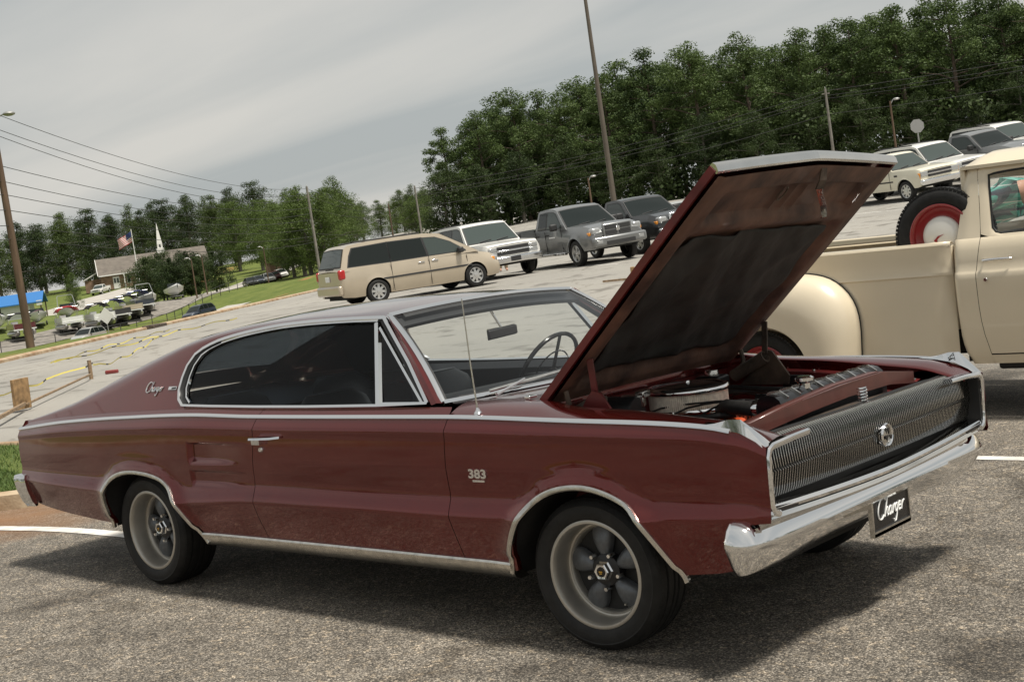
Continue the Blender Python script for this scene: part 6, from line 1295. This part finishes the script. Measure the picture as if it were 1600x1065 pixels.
# boats
pm('boat_white', (.70, .70, .68), .35, 0, .4); pm('alu_tube', (.55, .55, .54), .35, .8); pm('canvas_black', (.02, .02, .022), .8); pm('canvas_red', (.30, .02, .025), .8); pm('canvas_blue', (.02, .03, .09), .8)
def pontoon(lab, x, y, canvas, hull):
    t = thing('pontoon_boat', lab, 'boat', (x, y, gz(x, y)+.05), math.atan2(-.35, .94)+random.uniform(-.06, .06), 'pontoon boats in the yard'); tilted(t)
    for s in (-1, 1):
        tb = G().tube([(-3.2, s*.85, .75), (2.5, s*.85, .75), (3.2, s*.85, .95)], [.32, .32, .08], 12).build('pontoon', 'alu_tube', t, 60)
    G().bx(-3.1, 2.9, -1.2, 1.2, 1.08, 1.2).build('deck', 'boat_white', t, 0)
    for s in (-1, 1): G().bx(-2.6, 2.7, s*1.16-.02, s*1.16+.02, 1.25, 1.85).build('rail_panel', hull, t, 0)
    G().bx(2.66, 2.7, -1.1, 1.1, 1.25, 1.8).build('bow_gate', hull, t, 0); G().bx(-1.0, -.3, -.9, -.2, 1.2, 2.1).build('console', 'boat_white', t, bevel=.05); G().bx(-2.5, -1.4, -1.0, 1.0, 1.2, 1.75).build('bench', 'v_gold', t, bevel=.08)
    G().grid([[(u, v, 3.05-.30*abs(v)**3-.10*((u+1)/1.4)**2) for v in lin(-1.2, 1.2, 9)] for u in lin(-2.4, .4, 7)]).build('bimini_top', canvas, t, 40, solid=.09)
    for u in (-2.3, -1, .3):
        G().tube([(-1, -1.15, 1.3), (u, -1.15, 2.95), (u, 1.15, 2.95), (-1, 1.15, 1.3)], .022, 5).build('bimini_bow', 'alu_tube', t)
    G().bx(-3.5, -3.1, -.25, .25, .55, 1.75).build('outboard_motor', 'plastic', t, bevel=.08)
    for xx in (-.6, .4):
        for s in (-1, 1): G().lathe([(.1, -.08), (.28, -.08), (.3, 0), (.28, .08), (.1, .08)], (xx, s*1.0, .25), n=14).build('trailer_wheel', 'rubber', t)
    return t
def runabout(lab, x, y, cover, tower=False):
    t = thing('motor_boat', lab, 'boat', (x, y, gz(x, y)+.05), math.atan2(-.35, .94)+random.uniform(-.1, .1)); tilted(t)
    P = []
    for xx, w_, zk, zg in ((-3, 1.1, .55, 1.45), (-1, 1.2, .5, 1.5), (1, 1.1, .55, 1.6), (2.4, .6, .8, 1.75), (3.1, .05, 1.3, 1.85)): P.append([(xx, -w_, zg), (xx, -w_*.85, (zk+zg)/2), (xx, 0, zk), (xx, w_*.85, (zk+zg)/2), (xx, w_, zg)])
    g = G().grid(P); g.F.append((0, 1, 2, 3, 4)); g.build('hull', 'boat_white', t, 40)
    G().grid([[(r_[0][0], y_*abs(r_[0][1]), r_[0][2]+.22*(1-y_*y_)) for y_ in lin(-1, 1, 7)] for r_ in P]).build('cover', cover, t, 40)
    G().add([(.2, -.9, 1.6), (.2, .9, 1.6), (-.25, .8, 2.15), (-.25, -.8, 2.15)], [(0, 1, 2, 3)]).build('windscreen', 'carglass', t, 0, solid=.03)
    if tower: G().tube([(0, -1.1, 1.5), (-.6, -.9, 3.1), (-.9, -.8, 3.2), (-.9, .8, 3.2), (-.6, .9, 3.1), (0, 1.1, 1.5)], .04, 6).build('tower', 'alu_tube', t)
    G().bx(-3.3, -2.9, -.2, .2, .5, 1.4).build('outboard_motor', 'plastic', t, bevel=.06)
    G().bx(-2.6, 3.4, -.5, .5, .38, .46).build('trailer', 'galv', t, 0)
    for s in (-1, 1): G().lathe([(.1, -.08), (.28, -.08), (.3, 0), (.28, .08), (.1, .08)], (-.6, s*1.0, .3), n=14).build('trailer_wheel', 'rubber', t)
    return t
pontoon('pontoon boat under a red bimini top in the yard', -131.5, 74.0, 'canvas_red', 'boat_white')
pontoon('pontoon boat under a black bimini top beside the red topped one', -130.0, 77.0, 'canvas_black', 'boat_white')
pontoon('dark sided pontoon boat under a navy bimini top', -131.5, 80, 'canvas_blue', 'plastic')
pontoon('tan sided pontoon boat under a black bimini top', -133.4, 83, 'canvas_black', 'v_gold')
pontoon('navy sided pontoon boat under a navy bimini top', -135.4, 85.8, 'canvas_blue', 'v_navy')
pontoon('maroon sided pontoon boat at the end of the row by the utility pole', -133.6, 69.3, 'canvas_black', 'v_maroon')
pontoon('black sided pontoon boat beside the blue roofed hut', -134.5, 65.5, 'canvas_black', 'v_black')
runabout('white motor boat with a wakeboard tower past the pontoon boats', -138.5, 88.8, 'boat_white', True)
runabout('white motor boat under a maroon cover near the hut', -142.8, 76.4, 'v_maroon'); runabout('white motor boat under a black cover near the hut', -142.4, 80.2, 'canvas_black', True); runabout('white motor boat with a white cover nearest the hut', -145.2, 72.6, 'boat_white'); runabout('shrink wrapped white boat beside the lamp posts', -143.5, 96.5, 'boat_white')
# fence along the yard
fe = thing('yard_fence', 'black chain link fence running along the boat yard', 'fence', (0, 0, 0))
FL = along([(-127.5, 57), (-123, 64.4), (-120.4, 71.5), (-123.4, 81.4), (-131.6, 92.2), (-139.5, 106.3)], 2.4)
for x, y in FL: G().tube([(x, y, gz(x, y)), (x, y, gz(x, y)+1.35)], .045, 5).build('fence_post', 'plastic', fe)
G().tube([(x, y, gz(x, y)+1.3) for x, y in FL], .03, 4).build('top_rail', 'plastic', fe); G().tube([(x, y, gz(x, y)+.7) for x, y in FL], .02, 4).build('mid_rail', 'plastic', fe)
sg = thing('road_sign', 'diamond road sign seen from its bare metal back at the street', 'sign', (-119.5, 71.5, gz(-119.5, 71.5))); tilted(sg); a_ = Vector((.74, .67, 0))
G().tube([(0, 0, 0), (0, 0, 3.0)], .05, 6).build('sign_post', 'galv', sg); G().prism([a_*0+Vector((0, 0, 3.4)), a_*.85+Vector((0, 0, 2.5)), Vector((0, 0, 1.6)), a_*-.85+Vector((0, 0, 2.5))], (.05, -.05, 0)).build('sign_plate', 'trim_white', sg, 0)
st_ = thing('stop_sign', 'octagonal sign seen from its pale back near the far white vehicles', 'sign', (-26.3, 67, gz(-26.3, 67))); tilted(st_)
G().tube([(0, 0, 0), (0, 0, 2.5)], .045, 6).build('sign_post', 'galv', st_); G().prism([a_*(.40*math.cos(R(22.5+45*k)))+Vector((0, 0, 2.2+.40*math.sin(R(22.5+45*k)))) for k in range(8)], (.03, -.03, 0)).build('sign_plate', 'galv', st_, 0)
for (x, y, lab) in ((-173.6, 136.2, 'brick gate pier on the near side of the far drive'), (-174.8, 139.6, 'brick gate pier on the far side of the far drive')): tag(G().bx(x-.6, x+.6, y-.6, y+.6, gz(x, y)-.1, gz(x, y)+1.8).bx(x-.7, x+.7, y-.7, y+.7, gz(x, y)+1.8, gz(x, y)+1.95).build('gate_pier', 'brick', None, 0), lab, 'pier', 'brick gate piers')
dn_ = struct(G().box((-43.0, 27.3, gz(-43, 27.3)+.07), (.5, 1.8, .17), math.atan2(12.5, -10)-math.pi/2).build('storm_drain', 'rust', None, bevel=.02))
# cars on the left
vehicle('crossover_car', 'pale silver crossover on the street below the kerb', 'car', CUV, 'v_ltsilver', (-118.5, 68.5), (.45, -.89))
vehicle('crossover_car', 'dark navy crossover on the street beside the clay bank', 'car', CUV, 'v_navy', (-121.5, 84.5), (.30, -.95))
for (x, y, p_, lab) in ((-155.5, 118.0, 'v_black', 'black car'), (-157.5, 120.8, 'v_navy', 'dark blue car'), (-158.5, 123.6, 'v_ltsilver', 'silver car'), (-160.8, 126.6, 'v_maroon', 'dark maroon car'), (-162.6, 129.4, 'v_white', 'white car')): vehicle('parked_car', lab+' in the far row by the lamp post', 'car', SEDAN, p_, (x, y), (.9, -.43), 'cars in the far row')
vehicle('pickup_truck', 'small white pickup parked against the brick church wall', 'truck', F150, 'v_white', (-216, 129.5), (.6, -.8))
vehicle('crossover_car', 'silver crossover far off between the gate piers', 'car', CUV, 'v_ltsilver', (-190, 152), (.7, -.7))
# cars across the lot on the right
def rowpos(a, b): p = Vector((*fp_, 0))+lr*a-hr*b; return (p.x, p.y)
vehicle('sport_utility', 'white sport utility parked beside the cream white pickup', 'suv', SUV, 'v_white', rowpos(2.9, 1.2), HF)
vehicle('pickup_truck', 'grey pickup parked between two white sport utilities', 'truck', RAM_OLD, 'v_silver', rowpos(5.8, 1.4), HF)
vehicle('sport_utility', 'white sport utility parked beside the grey single cab pickup', 'suv', SUV, 'v_white', rowpos(8.8, 3.0), HF)
# a few far trees on the other sides of the lot
for i in range(26):
    a = R(-150+i*8.6); d_ = rt_.uniform(70, 110); x, y = 6+d_*math.cos(a), -5+d_*math.sin(a)
    tree(('pine%d' % (i % 5)) if i % 3 else ('oak%d' % (i % 3)), 'lot_edge_tree', 'tree on the open side of the lot facing the coupe', x, y, rt_.uniform(9, 14), 'trees round the open side of the lot', wide=1.7)
# ================================================================== barricades, tape, people
pm('tape_yellow', (.66, .56, .13), .5); pm('tape_black', (.015, .015, .015), .5); pm('clay_red', (.22, .035, .03), .7, var=.3, vs=6)
bd = thing('barricade', 'low wooden barricade rail with a square plywood end board', 'barricade', (-12.6, 5.1, 0))
G().box((-.05, .0, .26), (.05, .40, .46), .5).build('end_board', 'plywood', bd, bevel=.006)
G().box((-2.4, 2.0, .10), (6.2, .035, .035), math.atan2(4.0, -4.9)).build('rail', 'wood', bd, bevel=.006)
G().box((1.05, -.75, .12), (2.3, .045, .05), math.atan2(-1.5, 2.0)).build('rail', 'wood', bd, bevel=.006)
G().box((-4.95, 4.05, .16), (.06, .06, .42)).build('stake', 'wood', bd, bevel=.006)
wb_ = thing('wood_block', 'short plywood block with a stick lying in the far aisle', 'block', (-13.6, 21.9, gz(-13.6, 21.9)))
G().box((0, 0, .17), (.10, .26, .34), .6).build('board', 'plywood', wb_, bevel=.006); G().box((-.45, -.1, .05), (.7, .05, .05), .5).build('stick', 'wood', wb_)
tag(G().box((-18.1, 9.95, .04), (.26, .10, .08), math.atan2(.67, .74)).build('kerb_block', 'clay_red', None, bevel=.02), 'dull red painted block lying beside the barricade stake', 'block')
def tape(lab, pts, h0):
    t = thing('caution_tape', lab, 'tape', (pts[0][0], pts[0][1], 0), 0, 'caution tapes across the lot'); o0 = Vector((pts[0][0], pts[0][1], 0))
    q = along(pts, .25); rows = []
    for i, (x, y) in enumerate(q):
        f = i/(len(q)-1); z = gz(x, y)+h0*(1-.85*math.sin(math.pi*f)**.5)+.06+.03*math.sin(i*.7); tw = math.sin(i*.21)*.6
        rows.append((Vector((x, y, z))-o0, Vector((.5*math.sin(tw), .4*math.sin(tw), math.cos(tw)))*.016))
    for c0, nm, mt in ((0, 'tape_band', 'tape_yellow'), (1, 'tape_mark', 'tape_black')):
        g = G()
        for i in range(len(rows)-1):
            if (i % 6 == 5) != (c0 == 1): continue
            a, b = rows[i], rows[i+1]; g.add([a[0]-a[1], b[0]-b[1], b[0]+b[1], a[0]+a[1]], [(0, 1, 2, 3)])
        g.build(nm, mt, t, 0, kind='stuff')
tape('yellow and black caution tape strung along the barricade rail', [(-14.6, 5.2), (-17.3, 7.8), (-18.1, 8.5), (-18.7, 9.9)], .22)
tape('yellow and black caution tape running from the barricade stake past the red block', [(-18.7, 9.9), (-21.3, 12.3), (-25.0, 15.7)], .16)
tape('yellow caution tape lying across the aisle nearest the kerb', [(-24.4, 12.1), (-27.8, 15.8), (-31.7, 20.5)], .03)
tape('yellow caution tape lying across the aisle beside the longer one', [(-24.4, 12.2), (-26.4, 15.8), (-28.7, 19.0), (-30, 22)], .03)
# people
def skin_part(name, verts, edges, rad, mat, parent, sub=2):
    me = bpy.data.meshes.new('m'); me.from_pydata(verts, edges, []); o = link(name, me, mat, parent)
    o.modifiers.new('skin', 'SKIN'); sk = me.skin_vertices[0].data if me.skin_vertices else None
    if sk is None:
        bpy.context.view_layer.objects.active = o; sk = o.data.skin_vertices[0].data
    for i, r_ in enumerate(rad): sk[i].radius = (r_, r_) if not isinstance(r_, tuple) else r_
    sk[0].use_root = True
    m2 = o.modifiers.new('sub', 'SUBSURF'); m2.levels = sub; m2.render_levels = sub; o.modifiers['skin'].use_smooth_shade = True
    return o
def person(label, loc, rz, shirt, trousers, hgt=1.78, bend=0., hat=None, hair=None):
    k = hgt/1.78; t = thing('person', label, 'person', loc, rz)
    def B(x, y, z):                                    # bend the upper body forward (x) about the hips
        if z > .95: d = z-.95; return ((x*math.cos(bend)+d*math.sin(bend))*k, y*k, (.95+d*math.cos(bend)-x*math.sin(bend))*k)
        return (x*k, y*k, z*k)
    V = [B(0, 0, .95), B(0, 0, 1.15), B(0, 0, 1.35), B(0, 0, 1.46), B(.01, 0, 1.53), B(.02, 0, 1.62), B(.02, 0, 1.72)]
    E_ = [(0, 1), (1, 2), (2, 3), (3, 4), (4, 5), (5, 6)]; Rr = [.13, .125, .14, .09, .055, .085, .075]
    for s in (-1, 1):
        a = len(V); V += [B(0, s*.17, 1.42), B(-.02, s*.24, 1.15), B(.12, s*.23, .95), B(.20, s*.22, .88)]; E_ += [(3, a), (a, a+1), (a+1, a+2), (a+2, a+3)]; Rr += [.065, .05, .04, .035]
        for q, (dy, L_) in enumerate(((-.03, .09), (-.01, .10), (.012, .095), (.032, .075))): V.append(B(.27+.01*q, s*(.22+dy), .84-.01*q)); E_.append((a+3, len(V)-1)); Rr.append(.010)
        V.append(B(.23, s*.17, .85)); E_.append((a+3, len(V)-1)); Rr.append(.011)
        b = len(V); V += [B(0, s*.10, .88), B(.02, s*.11, .48), B(-.01, s*.11, .09), B(.13, s*.12, .04)]; E_ += [(0, b), (b, b+1), (b+1, b+2), (b+2, b+3)]; Rr += [.10, .07, .05, .045]
    skin_part('body', V, E_, [(r_*k, r_*k) for r_ in Rr], 'skin', t)
    V2 = [B(0, 0, .92), B(0, 0, 1.15), B(0, 0, 1.36), B(0, 0, 1.46)]; E2 = [(0, 1), (1, 2), (2, 3)]; R2 = [.165, .16, .172, .10]
    for s in (-1, 1): a = len(V2); V2 += [B(0, s*.185, 1.425), B(-.02, s*.245, 1.17), B(.10, s*.235, .98)]; E2 += [(3, a), (a, a+1), (a+1, a+2)]; R2 += [.088, .072, .058]
    skin_part('shirt', V2, E2, [(r_*k, r_*1.12*k) for r_ in R2], shirt, t)
    V3 = [B(0, 0, .97), B(0, 0, .88)]; E3 = [(0, 1)]; R3 = [.155, .15]
    for s in (-1, 1): a = len(V3); V3 += [B(.0, s*.105, .80), B(.02, s*.11, .48), B(-.01, s*.11, .08)]; E3 += [(1, a), (a, a+1), (a+1, a+2)]; R3 += [.115, .085, .07]
    skin_part('trousers', V3, E3, [(r_*k, r_*k) for r_ in R3], trousers, t)
    hc = Vector(B(.02, 0, 1.68))
    G().ball(hc+Vector((-.012, 0, .03)), .105*k, 14, 9, (1, .82, .95)).build('hair' if not hat else 'hat', hat or hair, t, 60)
    if hat: G().box(hc+Vector((.11, 0, .055))*k, (.12, .14, .012)).build('hat_brim', hat, t, bevel=.004)
    G().ball(hc+Vector((.105, 0, -.03))*k, .018*k, 8, 6, (1, .8, 1.4)).build('nose', 'skin', t)
    for s in (-1, 1):
        G().ball(hc+Vector((.085, s*.033, .0))*k, .009*k, 6, 5).build('eye', 'black', t); G().ball(hc+Vector((0, s*.085, -.02))*k, .025*k, 8, 6, (.6, .4, 1.2)).build('ear', 'skin', t)
    return t
def plaid():
    m = bpy.data.materials.new('plaid'); m.use_nodes = True; t, Nn, L = nodes_of(m); b = Nn['Principled BSDF']; c = Nn.new('ShaderNodeTexCoord'); sp3 = Nn.new('ShaderNodeSeparateXYZ'); L.new(c.outputs['Object'], sp3.inputs[0])
    def band(i, sc, th):
        a = Nn.new('ShaderNodeMath'); a.operation = 'MULTIPLY'; L.new(sp3.outputs[i], a.inputs[0]); a.inputs[1].default_value = sc
        f = Nn.new('ShaderNodeMath'); f.operation = 'FRACT'; L.new(a.outputs[0], f.inputs[0]); g = Nn.new('ShaderNodeMath'); g.operation = 'LESS_THAN'; L.new(f.outputs[0], g.inputs[0]); g.inputs[1].default_value = th; return g.outputs[0]
    col = None
    for i, sc, th, cc, fac in ((2, 14, .5, (.03, .16, .13), .8), (1, 14, .5, (.03, .14, .13), .7), (2, 14, .12, (.60, .62, .60), .8), (1, 14, .12, (.6, .62, .6), .8), (2, 7, .16, (.02, .02, .05), .85), (1, 7, .16, (.02, .02, .05), .85)):
        x = Nn.new('ShaderNodeMix'); x.data_type = 'RGBA'; mu = Nn.new('ShaderNodeMath'); mu.operation = 'MULTIPLY'; L.new(band(i, sc, th), mu.inputs[0]); mu.inputs[1].default_value = fac; L.new(mu.outputs[0], x.inputs[0])
        if col is None: x.inputs[6].default_value = (.10, .40, .33, 1)
        else: L.new(col, x.inputs[6])
        x.inputs[7].default_value = (*cc, 1); col = x.outputs[2]
    L.new(col, b.inputs['Base Color']); b.inputs['Roughness'].default_value = .85; M['plaid'] = m
plaid(); pm('denim', (.04, .06, .11), .85, var=.2, vs=30); pm('khaki', (.30, .24, .16), .85); pm('mint', (.38, .55, .42), .85); pm('cap_red', (.16, .03, .03), .8); pm('hair_grey', (.35, .33, .31), .7)
person('person in a green plaid shirt leaning over beyond the cream pickup', (1.46, 6.50, .43), R(4), 'plaid', 'denim', 1.80, 1.15, hair='hair_grey')
person('person in a dark red cap and pale green shirt behind the white sport utility', (-26.5, 31.45, gz(-26.5, 31.45)), R(-40), 'mint', 'khaki', 1.80, 0, hat='cap_red')
